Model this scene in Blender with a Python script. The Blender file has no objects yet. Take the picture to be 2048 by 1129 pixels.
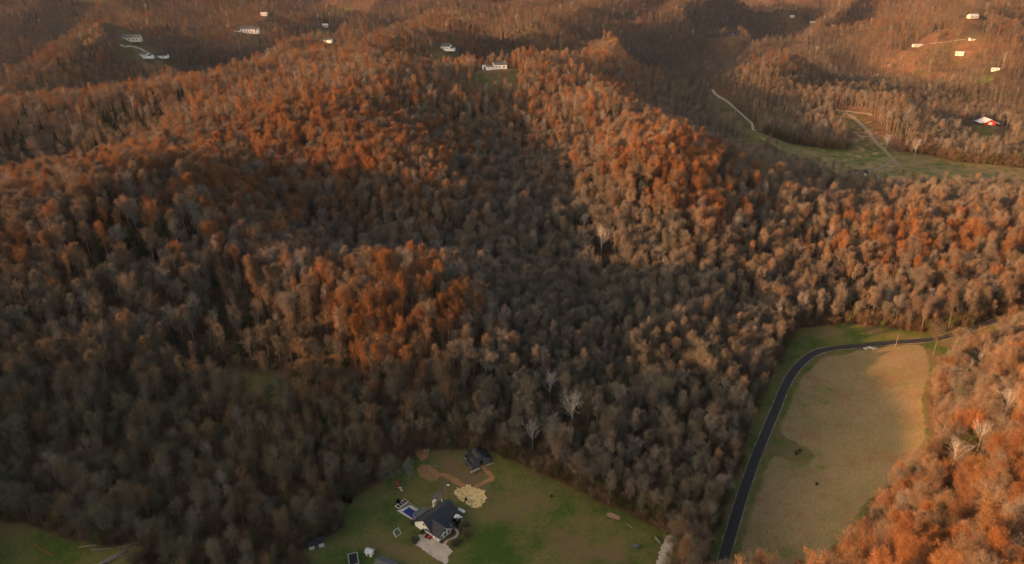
import bpy, math, random
import numpy as np
from mathutils import Vector
R = math.radians
random.seed(7); rs = np.random.RandomState(11)
sc = bpy.context.scene
C = sc.collection
# ------------------------------------------------------------------ camera, sky, sun, exposure
S = 1.12                      # overall scale of the control sketch
HC = 170*S                    # height of the drone above the valley floor
PITCH = R(24); FPX = 1384.0; CX, CY = 1024.0, 564.5
cam = bpy.data.cameras.new('camera'); cam.sensor_width = 36; cam.lens = 36*FPX/2048
cam.clip_start = 1; cam.clip_end = 30000
camo = bpy.data.objects.new('camera', cam); C.objects.link(camo)
camo.location = (0, 0, HC); camo.rotation_euler = (R(90)-PITCH, 0, 0)
sc.camera = camo
SUN_EL = R(11.0); SUN_FROM = Vector((-1, -0.34, 0)).normalized()   # horizontal direction towards the sun
w = bpy.data.worlds.new('World'); sc.world = w; w.use_nodes = True
nt = w.node_tree; bg = nt.nodes['Background']
sky = nt.nodes.new('ShaderNodeTexSky'); sky.sky_type = 'NISHITA'; sky.sun_disc = False
sky.sun_elevation = SUN_EL; sky.sun_rotation = math.atan2(SUN_FROM.x, SUN_FROM.y)
sky.air_density = 1.0; sky.dust_density = 3.5; sky.ozone_density = 0.5
mixw = nt.nodes.new('ShaderNodeMix'); mixw.data_type = 'RGBA'; mixw.blend_type = 'MULTIPLY'
mixw.inputs['Factor'].default_value = 1.0; mixw.inputs['B'].default_value = (1.0, 0.88, 0.76, 1)
nt.links.new(sky.outputs[0], mixw.inputs['A']); nt.links.new(mixw.outputs['Result'], bg.inputs[0])
bg.inputs[1].default_value = 0.15
sl = bpy.data.lights.new('sun', 'SUN'); sl.energy = 4.25; sl.angle = R(0.5); sl.color = (1.0, 0.45, 0.18)
so = bpy.data.objects.new('sun', sl); C.objects.link(so)
sd = Vector((SUN_FROM.x*math.cos(SUN_EL), SUN_FROM.y*math.cos(SUN_EL), math.sin(SUN_EL)))
so.rotation_euler = sd.to_track_quat('Z', 'Y').to_euler()
sc.view_settings.view_transform = 'Standard'; sc.view_settings.look = 'None'
sc.view_settings.exposure = 1.27; sc.view_settings.gamma = 1
sc.render.engine = 'CYCLES'
sc.cycles.max_bounces = 4; sc.cycles.diffuse_bounces = 2; sc.cycles.glossy_bounces = 1
sc.cycles.transmission_bounces = 1; sc.cycles.volume_bounces = 0; sc.cycles.transparent_max_bounces = 4

# ------------------------------------------------------------------ helpers
def ray(px, py):
    a = (px-CX)/FPX; v = (CY-py)/FPX
    return np.array([a, math.cos(PITCH)+v*math.sin(PITCH), -math.sin(PITCH)+v*math.cos(PITCH)])
def onplane(px, py, z):
    d = ray(px, py); t = (z-HC)/d[2]
    return d[0]*t, d[1]*t
def project(x, y, z):
    z = z-HC
    f = y*math.cos(PITCH)-z*math.sin(PITCH); u = y*math.sin(PITCH)+z*math.cos(PITCH)
    return CX+x/f*FPX, CY-u/f*FPX, f
def sstep(a, b, x):
    t = np.clip((x-a)/(b-a), 0, 1); return t*t*(3-2*t)
def hsh(ix, iy, s):
    n = (ix*374761393+iy*668265263+s*1442695041) & 0x7fffffff
    n = ((n ^ (n >> 13))*1274126177) & 0x7fffffff
    return ((n ^ (n >> 16)) & 0xffff)/65535.0
def vnoise(x, y, s=0):
    xi = np.floor(x).astype(np.int64); yi = np.floor(y).astype(np.int64)
    fx = x-xi; fy = y-yi; fx = fx*fx*fx*(fx*(fx*6-15)+10); fy = fy*fy*fy*(fy*(fy*6-15)+10)
    a = hsh(xi, yi, s); b = hsh(xi+1, yi, s); c = hsh(xi, yi+1, s); d = hsh(xi+1, yi+1, s)
    return (a*(1-fx)+b*fx)*(1-fy)+(c*(1-fx)+d*fx)*fy
def fbm(x, y, o=4, s=0):
    r = 0; a = .5
    for k in range(o): r = r+a*(vnoise(x*2**k+17*k, y*2**k-9*k, s+k)*2-1); a *= .5
    return r
def tag(o, label=None, cat=None, group=None, kind=None):
    if label: o['label'] = label
    if cat: o['category'] = cat
    if group: o['group'] = group
    if kind: o['kind'] = kind
    return o

# ------------------------------------------------------------------ terrain: height sketch (pixel, pixel, elevation, canopy)
cp = []
def K(pts, can):
    for px, py, z in pts:
        if can and z >= 26: z = 26+(z-26)*1.45
        h = (z+can)*S
        x, y = onplane(px, py, h); cp.append((x, y, z*S))
K([(20,1129,4),(20,1060,5),(250,1129,6),(400,1129,5),(600,1129,3),(800,1129,1),(1000,1129,0),(1200,1129,0),(1450,1129,0),(1600,1129,0),
   (700,1040,3),(850,930,4),(960,910,4),(1100,960,2),(1250,1040,1),(1340,1080,0),(870,1060,1),(820,1010,1),(930,1010,1),
   (1500,1000,-.5),(1530,880,-.5),(1570,770,-.5),(1620,710,0),(1750,690,1),(1880,672,2),(2040,628,5),
   (1650,1000,1),(1700,850,1),(1750,760,1),(1620,850,0),(1560,1000,0),(1815,740,3),(1800,850,4),(1720,960,4),(1620,670,1),(1750,665,3)], 0)
K([(1950,800,30),(2048,760,42),(2048,900,48),(1900,950,30),(1800,1080,22),(1950,1100,42),(2048,1100,55),(1870,880,16),(1990,690,20),(1720,1080,9),
   (1640,640,2),(1800,650,4),(1950,640,6),(2048,600,10),(1750,560,16),(1900,540,18),(2048,540,20),(1700,420,20),(1850,400,24),(2048,390,24),
   (1750,365,16),(1900,357,16),(2048,357,16),(1655,400,10),(1615,500,5),(1580,600,2),
   (1220,580,7),(1180,480,12),(1110,400,16),(1050,320,24),(1010,250,33),(1300,720,3),(1400,800,1),
   (900,520,13),(1050,520,9),(760,490,18),(640,450,24),(540,400,30),(440,290,40),
   (560,540,33),(700,515,40),(800,515,40),(900,545,33),(1080,560,18),(1200,620,11),(1260,690,6),
   (700,650,20),(700,760,12),(850,850,6),(900,700,15),(1050,800,6),(1100,700,10),(1200,850,3),(1350,950,1),(1480,700,2),(1350,650,8),(1500,600,5),
   (1300,560,9),(1450,480,15),(1550,450,12),(1350,300,46),(1300,440,23),(1450,400,26),(1500,345,36),(1600,365,27),(1200,190,52),(1260,260,50),(1180,330,34),
   (1450,270,9),(1550,310,5),(1400,230,18),
   (650,230,52),(750,300,47),(850,350,40),(950,400,31),(1070,465,19),(950,280,37),(600,330,42),(870,250,42),
   (330,300,56),(430,340,49),(500,420,38),(420,420,43),(300,440,44),(400,520,34),(550,620,24),(400,650,19),(250,600,29),(100,650,28),
   (100,800,13),(350,800,10),(550,800,9),(350,950,6),(100,950,8),(600,950,4),(650,850,6),
   (0,430,48),(150,380,54),(0,550,37),(50,330,14),(200,320,20),(310,255,40),
   (0,250,36),(180,205,42),(400,215,51),(520,215,53),(660,180,57),(770,150,61),(900,180,54),(1000,200,48),(1090,180,46),
   (450,170,20),(300,170,18),(100,190,14),(600,140,30),(850,130,34),(150,130,40),(0,170,30),(450,100,42),(620,80,48),(150,105,25),(100,75,40),
   (720,55,58),(900,95,54),(750,85,36),(1100,120,30),(1250,140,28),(1150,60,45),(1350,170,20),(1500,140,22),(1450,95,12),(1300,40,30),
   (1600,180,16),(1700,150,8),(1900,150,8),(2040,160,8),(1850,105,20),(1700,80,22),(2040,80,20),(1900,60,10),
   (1640,255,11),(1700,212,16),(1560,225,15),(1480,205,14),(1850,230,13),(2040,230,14),(1900,280,6),(2040,290,6)], 16)
K([(990,135,60),(900,100,60),(300,110,45),(262,77,48),(495,65,60),(1500,250,5),(1560,285,4),(1650,310,4),(1780,325,5),(1900,330,5),(1973,245,13),
   (1450,70,20),(1837,90,22),(1918,107,14)], 0)
for x, y, z in [(-480,-60,146),(-520,70,142),(-430,-200,130),(-390,-50,100),(-350,70,42),(-430,60,100),(-530,150,56),(-440,190,34),(-620,230,40),(-340,230,34),(-600,300,45),(-500,200,38),(-420,260,40),(-250,60,12),(-150,20,2),(0,40,0),(0,-200,0),  # starts with an unseen hill at left, shaped to shade lawn, field and lower wood
                (-200,-150,15),(100,0,22),(170,60,55),(270,160,78),(390,300,60),(300,0,80),(500,200,70),(650,500,30),(200,-200,40),(-900,0,60),(-900,600,40),
                (-1500,1200,30),(1300,1000,20),(0,-1200,30),(-1200,-600,40),(1200,0,40)]:
    cp.append((x*S, y*S, z*S))
cp = np.array(cp)
c2 = (25*S)**2
def kern(ax, ay, bx, by): return np.sqrt((ax-bx)**2+(ay-by)**2+c2)
near = np.hypot(cp[:,0], cp[:,1])
A = kern(cp[:,0][:,None], cp[:,1][:,None], cp[:,0][None], cp[:,1][None])
n = len(cp)
A[np.arange(n), np.arange(n)] -= 6.0+near*0.02            # a little smoothing
M = np.zeros((n+1, n+1)); M[:n,:n] = A; M[:n,n] = 1; M[n,:n] = 1
wv = np.linalg.solve(M, np.append(cp[:,2], 0))
def axis(lo, hi, cen_lo, cen_hi, d, g):
    v = list(np.arange(cen_lo, cen_hi, d)); s = d; a = cen_lo
    left = []
    while a > lo: s *= g; a -= s; left.append(a)
    s = d; b = v[-1]; right = []
    while b < hi: s *= g; b += s; right.append(b)
    return np.array(left[::-1]+v+right)
gx = axis(-9000, 9000, -260, 300, 2.0, 1.022); gy = axis(-2500, 11000, 130, 420, 2.0, 1.014)
GX, GY = np.meshgrid(gx, gy)
def height(x, y):
    out = np.zeros_like(x); sh = x.shape; xf = x.ravel(); yf = y.ravel(); o = out.ravel()
    for i in range(0, len(xf), 20000):
        s = slice(i, i+20000)
        o[s] = kern(xf[s][:,None], yf[s][:,None], cp[:,0][None], cp[:,1][None]) @ wv[:n]+wv[n]
    h = o.reshape(sh)
    d = np.hypot(x, y)
    far = sstep(1250, 2300, d)
    ca, sa = math.cos(R(28)), math.sin(R(28)); xr = x*ca-y*sa; yr = x*sa+y*ca
    wx = 90*fbm(x/400, y/400, 2, 5); wy = 90*fbm(x/400+7, y/400+3, 2, 6)
    def ridged(l, sd): return np.clip(1-np.abs(fbm((xr+wx)/l+2.3, (yr+wy)/(l*1.7)+.7, 2, sd))*3.0, -.2, 1)
    fh = -22+150*ridged(760, 40)*(0.75+.25*sstep(1500, -1500, x))+70*ridged(300, 44)+60*fbm(x/2600, y/1900, 2, 71)
    h = h*(1-far)+fh*far
    hm = np.clip((h-6)/14, 0, 1)
    mid = sstep(560, 1000, d)*(1-far)
    g = 3.0*fbm(x/70, y/70, 3, 3)+2.5*mid*fbm(x/45, y/60, 2, 9)+mid*(72*(ridged(400, 21)-.50)+46*(ridged(190, 27)-.45)*sstep(880, 1200, d))
    h = h+hm*g
    # level pad under the farmhouse
    k = 1-sstep(20, 42, np.hypot(x-hx0, y-hy0)); h = h*(1-k)+1.1*S*k
    return np.maximum(h, -1.0)
hx0, hy0 = onplane(860, 1055, 1.1*S)
GZ = height(GX, GY)
def H(x, y):
    x = np.asarray(x, float); y = np.asarray(y, float)
    i = np.clip(np.searchsorted(gx, x)-1, 0, len(gx)-2); j = np.clip(np.searchsorted(gy, y)-1, 0, len(gy)-2)
    fx = np.clip((x-gx[i])/(gx[i+1]-gx[i]), 0, 1); fy = np.clip((y-gy[j])/(gy[j+1]-gy[j]), 0, 1)
    a = GZ[j, i]; b = GZ[j, i+1]; c = GZ[j+1, i]; d = GZ[j+1, i+1]
    return (a*(1-fx)+b*fx)*(1-fy)+(c*(1-fx)+d*fx)*fy
_T = np.concatenate([np.arange(100, 900, 2.0), np.arange(900, 9000, 6.0)])
def G(px, py, up=0.0):
    d = ray(px, py); X = d[0]*_T; Y = d[1]*_T; Z = HC+d[2]*_T
    b = Z < H(X, Y)+up
    i = int(np.argmax(b)) if b.any() else len(_T)-1
    if i == 0: i = 1
    z0 = Z[i-1]-H(X[i-1], Y[i-1])-up; z1 = Z[i]-H(X[i], Y[i])-up
    f = z0/(z0-z1) if z0 != z1 else 0
    x = X[i-1]+(X[i]-X[i-1])*f; y = Y[i-1]+(Y[i]-Y[i-1])*f
    return float(x), float(y), float(H(x, y))
# knolls that carry the far houses: the ray meets the canopy there, the ground is raised to it
HOUSES = [(262,82,34),(305,115,34),(495,66,32),(651,54,20),(665,82,18),(893,100,22),(990,137,28),(1463,72,20),(1837,93,26),(1919,110,20),(1945,36,26),(1945,80,16),(1584,35,16),(1626,46,18),(1990,142,16),(529,31,18),(1973,250,26),(1508,262,14)]
KN = []
for px, py, w_ in HOUSES:
    d_ = ray(px, py); x_, y_, z_ = G(px, py, 19.0); KN.append((x_, y_, w_))
for x_, y_, w_ in KN:
    h_ = 19.5; s2 = 2*(w_*1.15+12)**2; GZ = GZ+h_*np.exp(-((GX-x_)**2+(GY-y_)**2)/s2)*(1-.0)
def _knoll_clear(a):
    x_, y_, w_ = a; r_ = math.hypot(x_, y_); ux_, uy_ = -x_/r_, -y_/r_; L_ = 30+w_*.9; o_ = L_*.62
    return [(x_+ux_*(o_+L_*math.cos(t))-uy_*w_*math.sin(t), y_+uy_*(o_+L_*math.cos(t))+ux_*w_*math.sin(t)) for t in np.linspace(0, 2*math.pi, 20, endpoint=False)]
def inpoly(x, y, P):
    c = np.zeros(x.shape, bool); k = len(P)
    for i in range(k):
        x0, y0 = P[i]; x1, y1 = P[(i+1) % k]
        if y0 == y1: continue
        m = ((y0 > y) != (y1 > y)) & (x < (x1-x0)*(y-y0)/(y1-y0)+x0)
        c ^= m
    return c
def wpoly(pts): return [G(*p)[:2] for p in pts]
def densify(pts, k=6):
    out = []; m = len(pts)
    for i in range(m):
        a, b = pts[i], pts[(i+1) % m]
        for q in range(k): out.append((a[0]+(b[0]-a[0])*q/k, a[1]+(b[1]-a[1])*q/k))
    return out
def disc(px, py, r, rx=1.0):
    x, y, _ = G(px, py); return [(x+r*rx*math.cos(a), y+r*math.sin(a)) for a in np.linspace(0, 2*math.pi, 20, endpoint=False)]
field = wpoly([(1412,1129),(1385,1200),(1640,1200),(1665,1150),(1690,1125),(1722,1075),(1740,1030),(1778,1000),(1828,960),(1862,915),(1868,850),(1850,800),(1872,762),(1918,722),(1975,698),(2060,668),
               (2047,618),(1960,648),(1870,668),(1790,658),(1690,648),(1590,655),(1572,700),(1538,760),(1496,860),(1470,940),(1438,1040)])
hay = wpoly([(1475,1129),(1500,1040),(1525,960),(1560,860),(1600,760),(1650,715),(1760,695),(1850,690),(1860,735),(1845,800),(1855,870),(1815,935),(1760,985),(1715,1020),(1700,1070),(1655,1129)])
lawn = wpoly([(600,1180),(620,1129),(600,1100),(640,1085),(690,1060),(680,1010),(740,975),(770,960),(800,930),(850,902),(925,900),(985,905),(1100,955),(1200,1005),(1290,1045),(1348,1068),(1342,1129),(1340,1290),(560,1290)])
lawn2 = wpoly([(-60,1035),(0,1040),(60,1052),(130,1078),(200,1092),(290,1088),(310,1100),(270,1135),(240,1260),(-60,1260)])
meadow = wpoly([(1500,262),(1530,270),(1600,290),(1700,302),(1750,306),(1860,309),(1910,323),(2048,336),(2120,345),(2120,386),(2048,384),(1740,384),(1670,372),(1610,350),(1550,318)])
track = wpoly([(1660,222),(1690,217),(1742,230),(1768,262),(1790,290),(1822,322),(1815,360),(1740,360),(1705,320),(1690,290),(1690,262),(1662,245)])
glade = wpoly([(455,745),(530,735),(610,770),(600,812),(520,815),(460,790)])
clear = [field, lawn, lawn2, meadow]
farclear = [_knoll_clear(a) for a in KN]+[disc(262,80,26,1.3), disc(292,112,30,1.5), disc(495,64,26,1.5), disc(650,52,16), disc(897,99,22,1.3), disc(992,137,20,1.5), disc(1975,246,24,1.2),
            disc(1838,92,16,2), disc(1918,108,18), disc(1463,71,16,1.5), disc(1945,35,22,1.5), disc(1940,80,14,2), disc(1500,255,12), disc(1720,349,9,2),
            disc(660,82,14), disc(573,82,10,2.5), disc(1585,34,12), disc(1630,45,12,2)]
farfields = [wpoly([(635,22),(700,16),(712,28),(640,34)]), wpoly([(105,44),(170,31),(180,36),(120,50)]), wpoly([(1850,165),(1960,168),(1990,180),(1880,178)]), wpoly([(1990,195),(2048,212),(2080,220),(2048,206)])]
clear2 = farclear+farfields
gp = wpoly([(1418,180),(1440,188),(1472,210),(1500,235),(1520,258),(1510,285),(1478,270),(1440,238),(1412,205)])
clear2 += [gp, track]
def mask(polys, x, y):
    m = np.zeros(x.shape, bool)
    for P in polys: m |= inpoly(x, y, P)
    return m

# ------------------------------------------------------------------ materials
MATS = {}
def mat(name, col, rough=.85, spec=.2, var=.15, scale=1.0, metal=0):
    if name in MATS: return MATS[name]
    m = bpy.data.materials.new(name); m.use_nodes = True; t = m.node_tree; b = t.nodes['Principled BSDF']
    b.inputs['Roughness'].default_value = rough; b.inputs['Specular IOR Level'].default_value = spec; b.inputs['Metallic'].default_value = metal
    tc = t.nodes.new('ShaderNodeTexCoord'); nz = t.nodes.new('ShaderNodeTexNoise'); nz.inputs['Scale'].default_value = scale; nz.inputs['Detail'].default_value = 6
    cr = t.nodes.new('ShaderNodeValToRGB'); e = cr.color_ramp.elements
    e[0].position = .3; e[1].position = .7
    e[0].color = (*[c*(1-var) for c in col], 1); e[1].color = (*[min(1, c*(1+var)) for c in col], 1)
    t.links.new(tc.outputs['Object'], nz.inputs['Vector']); t.links.new(nz.outputs['Fac'], cr.inputs[0]); t.links.new(cr.outputs[0], b.inputs['Base Color'])
    MATS[name] = m; return m
def N(t, typ, **kw):
    n_ = t.nodes.new(typ)
    for k, v in kw.items():
        if k.startswith('i_'): n_.inputs[k[2:]].default_value = v
        else: setattr(n_, k, v)
    return n_
def mixc(t, fac, a, b, blend='MIX'):
    m = t.nodes.new('ShaderNodeMix'); m.data_type = 'RGBA'; m.blend_type = blend
    for s, v in (('Factor', fac), ('A', a), ('B', b)):
        if isinstance(v, (int, float)): m.inputs[s].default_value = v
        elif isinstance(v, tuple): m.inputs[s].default_value = (*v, 1)
        else: t.links.new(v, m.inputs[s])
    return m.outputs['Result']
def mth(t, op, a, b=None, c=None):
    m = t.nodes.new('ShaderNodeMath'); m.operation = op
    for i, v in enumerate((a, b, c)):
        if v is None: continue
        if isinstance(v, (int, float)): m.inputs[i].default_value = v
        else: t.links.new(v, m.inputs[i])
    return m.outputs[0]
def noise(t, vec, scale, detail=5, rough=.6):
    n_ = t.nodes.new('ShaderNodeTexNoise'); n_.inputs['Scale'].default_value = scale; n_.inputs['Detail'].default_value = detail; n_.inputs['Roughness'].default_value = rough
    t.links.new(vec, n_.inputs['Vector']); return n_.outputs['Fac']
def rng_(t, f, a, b, lo=0, hi=1):
    m = t.nodes.new('ShaderNodeMapRange'); m.inputs['From Min'].default_value = a; m.inputs['From Max'].default_value = b
    m.inputs['To Min'].default_value = lo; m.inputs['To Max'].default_value = hi; t.links.new(f, m.inputs['Value']); return m.outputs[0]
def ground_material():
    m = bpy.data.materials.new('ground'); m.use_nodes = True; t = m.node_tree; b = t.nodes['Principled BSDF']
    b.inputs['Roughness'].default_value = .95; b.inputs['Specular IOR Level'].default_value = .05
    tc = t.nodes.new('ShaderNodeTexCoord'); P = tc.outputs['Object']
    at = N(t, 'ShaderNodeAttribute', attribute_name='cover'); sep = t.nodes.new('ShaderNodeSeparateColor'); t.links.new(at.outputs['Color'], sep.inputs[0])
    edge = noise(t, P, .12, 6, .65)
    def soft(ch, w_=.5): return rng_(t, mth(t, 'ADD', ch, mth(t, 'MULTIPLY', mth(t, 'SUBTRACT', edge, .5), w_)), .42, .58)
    litter = mixc(t, rng_(t, noise(t, P, .08, 8, .7), .35, .65), (.075, .042, .024), (.15, .09, .055))
    litter = mixc(t, rng_(t, noise(t, P, .02, 3), .45, .7), litter, (.07, .062, .03))
    g1 = mixc(t, rng_(t, noise(t, P, .045, 6, .65), .38, .62), (.062, .108, .020), (.185, .160, .052))
    g1 = mixc(t, rng_(t, noise(t, P, .9, 4, .7), .3, .7), g1, mixc(t, 1, g1, (.62, .66, .6), 'MULTIPLY'))
    g1 = mixc(t, rng_(t, noise(t, P, .030, 7, .72), .50, .62), g1, (.165, .115, .06))
    # mown hay field: rows of windrows bending with the field
    wv_ = N(t, 'ShaderNodeTexWave', i_Scale=.30, i_Distortion=6.0, i_Detail=4.0); wv_.inputs['Detail Scale'].default_value = .35
    mp = N(t, 'ShaderNodeMapping'); mp.inputs['Rotation'].default_value = (0, 0, R(24)); t.links.new(P, mp.inputs['Vector']); t.links.new(mp.outputs[0], wv_.inputs['Vector'])
    h1 = mixc(t, rng_(t, noise(t, P, .035, 6, .6), .36, .64), (.235, .19, .085), (.31, .22, .115))
    st = mth(t, 'MULTIPLY', rng_(t, wv_.outputs['Fac'], .45, .95), rng_(t, noise(t, P, .10, 6, .75), .46, .66))
    h1 = mixc(t, mth(t, 'MULTIPLY', st, .26), h1, (.46, .35, .21))
    st2 = mth(t, 'MULTIPLY', rng_(t, wv_.outputs['Fac'], .5, .1), rng_(t, noise(t, P, .06, 4, .7), .45, .6))
    h1 = mixc(t, mth(t, 'MULTIPLY', st2, .2), h1, (.17, .11, .06))
    h1 = mixc(t, rng_(t, noise(t, P, .026, 5, .7), .55, .68), h1, (.12, .16, .04))
    h1 = mixc(t, rng_(t, noise(t, P, .075, 7, .75), .50, .62), h1, (.27, .165, .085))
    h1 = mixc(t, rng_(t, noise(t, P, .8, 4, .7), .35, .65), h1, mixc(t, 1, h1, (.7, .72, .7), 'MULTIPLY'))
    c_ = mixc(t, soft(sep.outputs[0]), litter, g1)
    c_ = mixc(t, soft(sep.outputs[1], .7), c_, h1)
    c_ = mixc(t, soft(sep.outputs[2], .8), c_, mixc(t, edge, (.30, .19, .10), (.42, .31, .20)))
    t.links.new(c_, b.inputs['Base Color'])
    bp = N(t, 'ShaderNodeBump', i_Strength=.5, i_Distance=.4); t.links.new(noise(t, P, 1.2, 6, .7), bp.inputs['Height']); t.links.new(bp.outputs[0], b.inputs['Normal'])
    return m
# ground mesh
def grid_mesh(name, X, Y, Z):
    ny, nx = X.shape
    me = bpy.data.meshes.new(name); v = np.stack([X, Y, Z], -1).reshape(-1, 3)
    idx = np.arange(nx*ny).reshape(ny, nx)
    f = np.stack([idx[:-1,:-1], idx[:-1,1:], idx[1:,1:], idx[1:,:-1]], -1).reshape(-1, 4)
    me.vertices.add(len(v)); me.vertices.foreach_set('co', v.ravel().astype(np.float32))
    me.loops.add(f.size); me.loops.foreach_set('vertex_index', f.ravel().astype(np.int32))
    me.polygons.add(len(f)); me.polygons.foreach_set('loop_start', (np.arange(len(f))*4).astype(np.int32))
    me.polygons.foreach_set('use_smooth', np.ones(len(f), bool))
    me.update(); me.validate(); return me
gm = grid_mesh('ground', GX, GY, GZ)
cov = np.zeros((GX.size, 4), np.float32); cov[:,3] = 1
def soften(m, it=1):
    m = m.astype(float)
    for _ in range(it):
        p = np.pad(m, 1, mode='edge'); m = (p[:-2,1:-1]+p[2:,1:-1]+p[1:-1,:-2]+p[1:-1,2:]+m*2)/6
    return m
gl = mask([glade], GX, GY)
cov[:,0] = np.maximum(np.maximum(soften(mask(clear+farfields, GX, GY), 2), soften(mask(clear2, GX, GY), 3)*.5), soften(gl, 4)*.62).ravel(); cov[:,1] = np.maximum(soften(mask([hay], GX, GY) & ~mask([disc(1592, 907, 8), disc(1564, 880, 5, .6)], GX, GY), 6), soften(mask([meadow], GX, GY), 2)*.51).ravel()
cov[:,2] = np.maximum(soften(mask([track], GX, GY), 3)*.40, 0).ravel()
ca = gm.color_attributes.new('cover', 'FLOAT_COLOR', 'POINT'); ca.data.foreach_set('color', cov.ravel())
gm.materials.append(ground_material())
go = bpy.data.objects.new('ground', gm); C.objects.link(go); tag(go, kind='structure')

# ------------------------------------------------------------------ mesh builder
class MB:
    def __init__(s): s.v = []; s.f = []; s.mi = []; s.m = 0
    def add(s, vs, fs):
        o = len(s.v); s.v += [tuple(map(float, q)) for q in vs]; s.f += [tuple(o+i for i in f) for f in fs]; s.mi += [s.m]*len(fs)
    def box(s, c, d, rz=0, tilt=None):
        hx, hy, hz = [k/2 for k in d]; cs, sn = math.cos(rz), math.sin(rz); vs = []
        for z in (-hz, hz):
            for x, y in ((-hx,-hy),(hx,-hy),(hx,hy),(-hx,hy)):
                vs.append((c[0]+x*cs-y*sn, c[1]+x*sn+y*cs, c[2]+z))
        s.add(vs, [(3,2,1,0),(4,5,6,7),(0,1,5,4),(1,2,6,5),(2,3,7,6),(3,0,4,7)]); return s
    def prism(s, poly, z0, z1):
        k = len(poly); a = sum(poly[i][0]*poly[(i+1)%k][1]-poly[(i+1)%k][0]*poly[i][1] for i in range(k))
        if a < 0: poly = poly[::-1]
        s.add([(x, y, z0) for x, y in poly]+[(x, y, z1) for x, y in poly],
              [tuple(range(k))[::-1], tuple(range(k, 2*k))]+[(i, (i+1)%k, k+(i+1)%k, k+i) for i in range(k)]); return s
    def slab(s, quad, th):
        """thin solid under a 3D quad / tri"""
        q = [Vector(p) for p in quad]; nn = (q[1]-q[0]).cross(q[2]-q[0]).normalized()*th; k = len(q)
        if nn.z < 0: nn = -nn
        s.add([tuple(p) for p in q]+[tuple(p-nn) for p in q], [tuple(range(k)), tuple(range(k, 2*k))[::-1]]+[(i, k+i, k+(i+1)%k, (i+1)%k) for i in range(k)]); return s
    def tube(s, pts, rad, k=5):
        pts = [Vector(p) for p in pts]
        if not hasattr(rad, '__len__'): rad = [rad]*len(pts)
        vs = []
        for i, p in enumerate(pts):
            d = (pts[min(i+1, len(pts)-1)]-pts[max(i-1, 0)]).normalized()
            a = d.cross(Vector((0, 0, 1)) if abs(d.z) < .9 else Vector((1, 0, 0))).normalized(); b = d.cross(a)
            for j in range(k):
                t = 2*math.pi*j/k; vs.append(p+(a*math.cos(t)+b*math.sin(t))*rad[i])
        fs = [(i*k+j, i*k+(j+1)%k, (i+1)*k+(j+1)%k, (i+1)*k+j) for i in range(len(pts)-1) for j in range(k)]
        fs += [tuple(range(k))[::-1], tuple((len(pts)-1)*k+j for j in range(k))]
        s.add(vs, fs); return s
    def mesh(s, name, mats):
        me = bpy.data.meshes.new(name); me.from_pydata(s.v, [], s.f)
        for m in (mats if isinstance(mats, (list, tuple)) else [mats]): me.materials.append(m)
        if any(s.mi): me.polygons.foreach_set('material_index', s.mi)
        me.update(); return me
    def build(s, name, mats, parent=None, col=None):
        o = bpy.data.objects.new(name, s.mesh(name, mats)); (col or C).objects.link(o)
        if parent: o.parent = parent
        return o
def empty(name, loc, rz=0, label=None, cat=None, group=None):
    o = bpy.data.objects.new(name, None); C.objects.link(o); o.location = loc; o.rotation_euler = (0, 0, rz); o.empty_display_size = .3
    return tag(o, label, cat, group)
def drape(name, P, m, up=.03, res=1.0, rag=0.0, seed=0, thick=0):
    """a sheet following the ground inside polygon P (world xy), ragged edge"""
    P = np.array(P); x0, y0 = P.min(0)-2; x1, y1 = P.max(0)+2
    xs = np.arange(x0, x1, res); ys = np.arange(y0, y1, res); X, Y = np.meshgrid(xs, ys)
    if rag: XX = X+rag*(fbm(X/3.4, Y/3.4, 2, seed)*1.2+fbm(X/.8, Y/.8, 2, seed+3)*1.3); YY = Y+rag*(fbm(X/3.4+9, Y/3.4+5, 2, seed+7)*1.2+fbm(X/.8+4, Y/.8, 2, seed+8)*1.3)
    else: XX, YY = X, Y
    ins = inpoly(XX, YY, [tuple(p) for p in P])
    Z = H(X, Y)+up
    mb = MB(); idx = -np.ones(X.shape, int)
    def vid(j, i):
        if idx[j, i] < 0: idx[j, i] = len(mb.v); mb.v.append((X[j, i], Y[j, i], Z[j, i]))
        return idx[j, i]
    for j in range(X.shape[0]-1):
        for i in range(X.shape[1]-1):
            c4 = [(j, i), (j, i+1), (j+1, i+1), (j+1, i)]; k = [c_ for c_ in c4 if ins[c_]]
            if len(k) >= 3: mb.f.append(tuple(vid(*c_) for c_ in k)); mb.mi.append(0)
    o = mb.build(name, m); o.data.polygons.foreach_set('use_smooth', [True]*len(o.data.polygons)); tag(o, kind='structure'); return o
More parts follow.
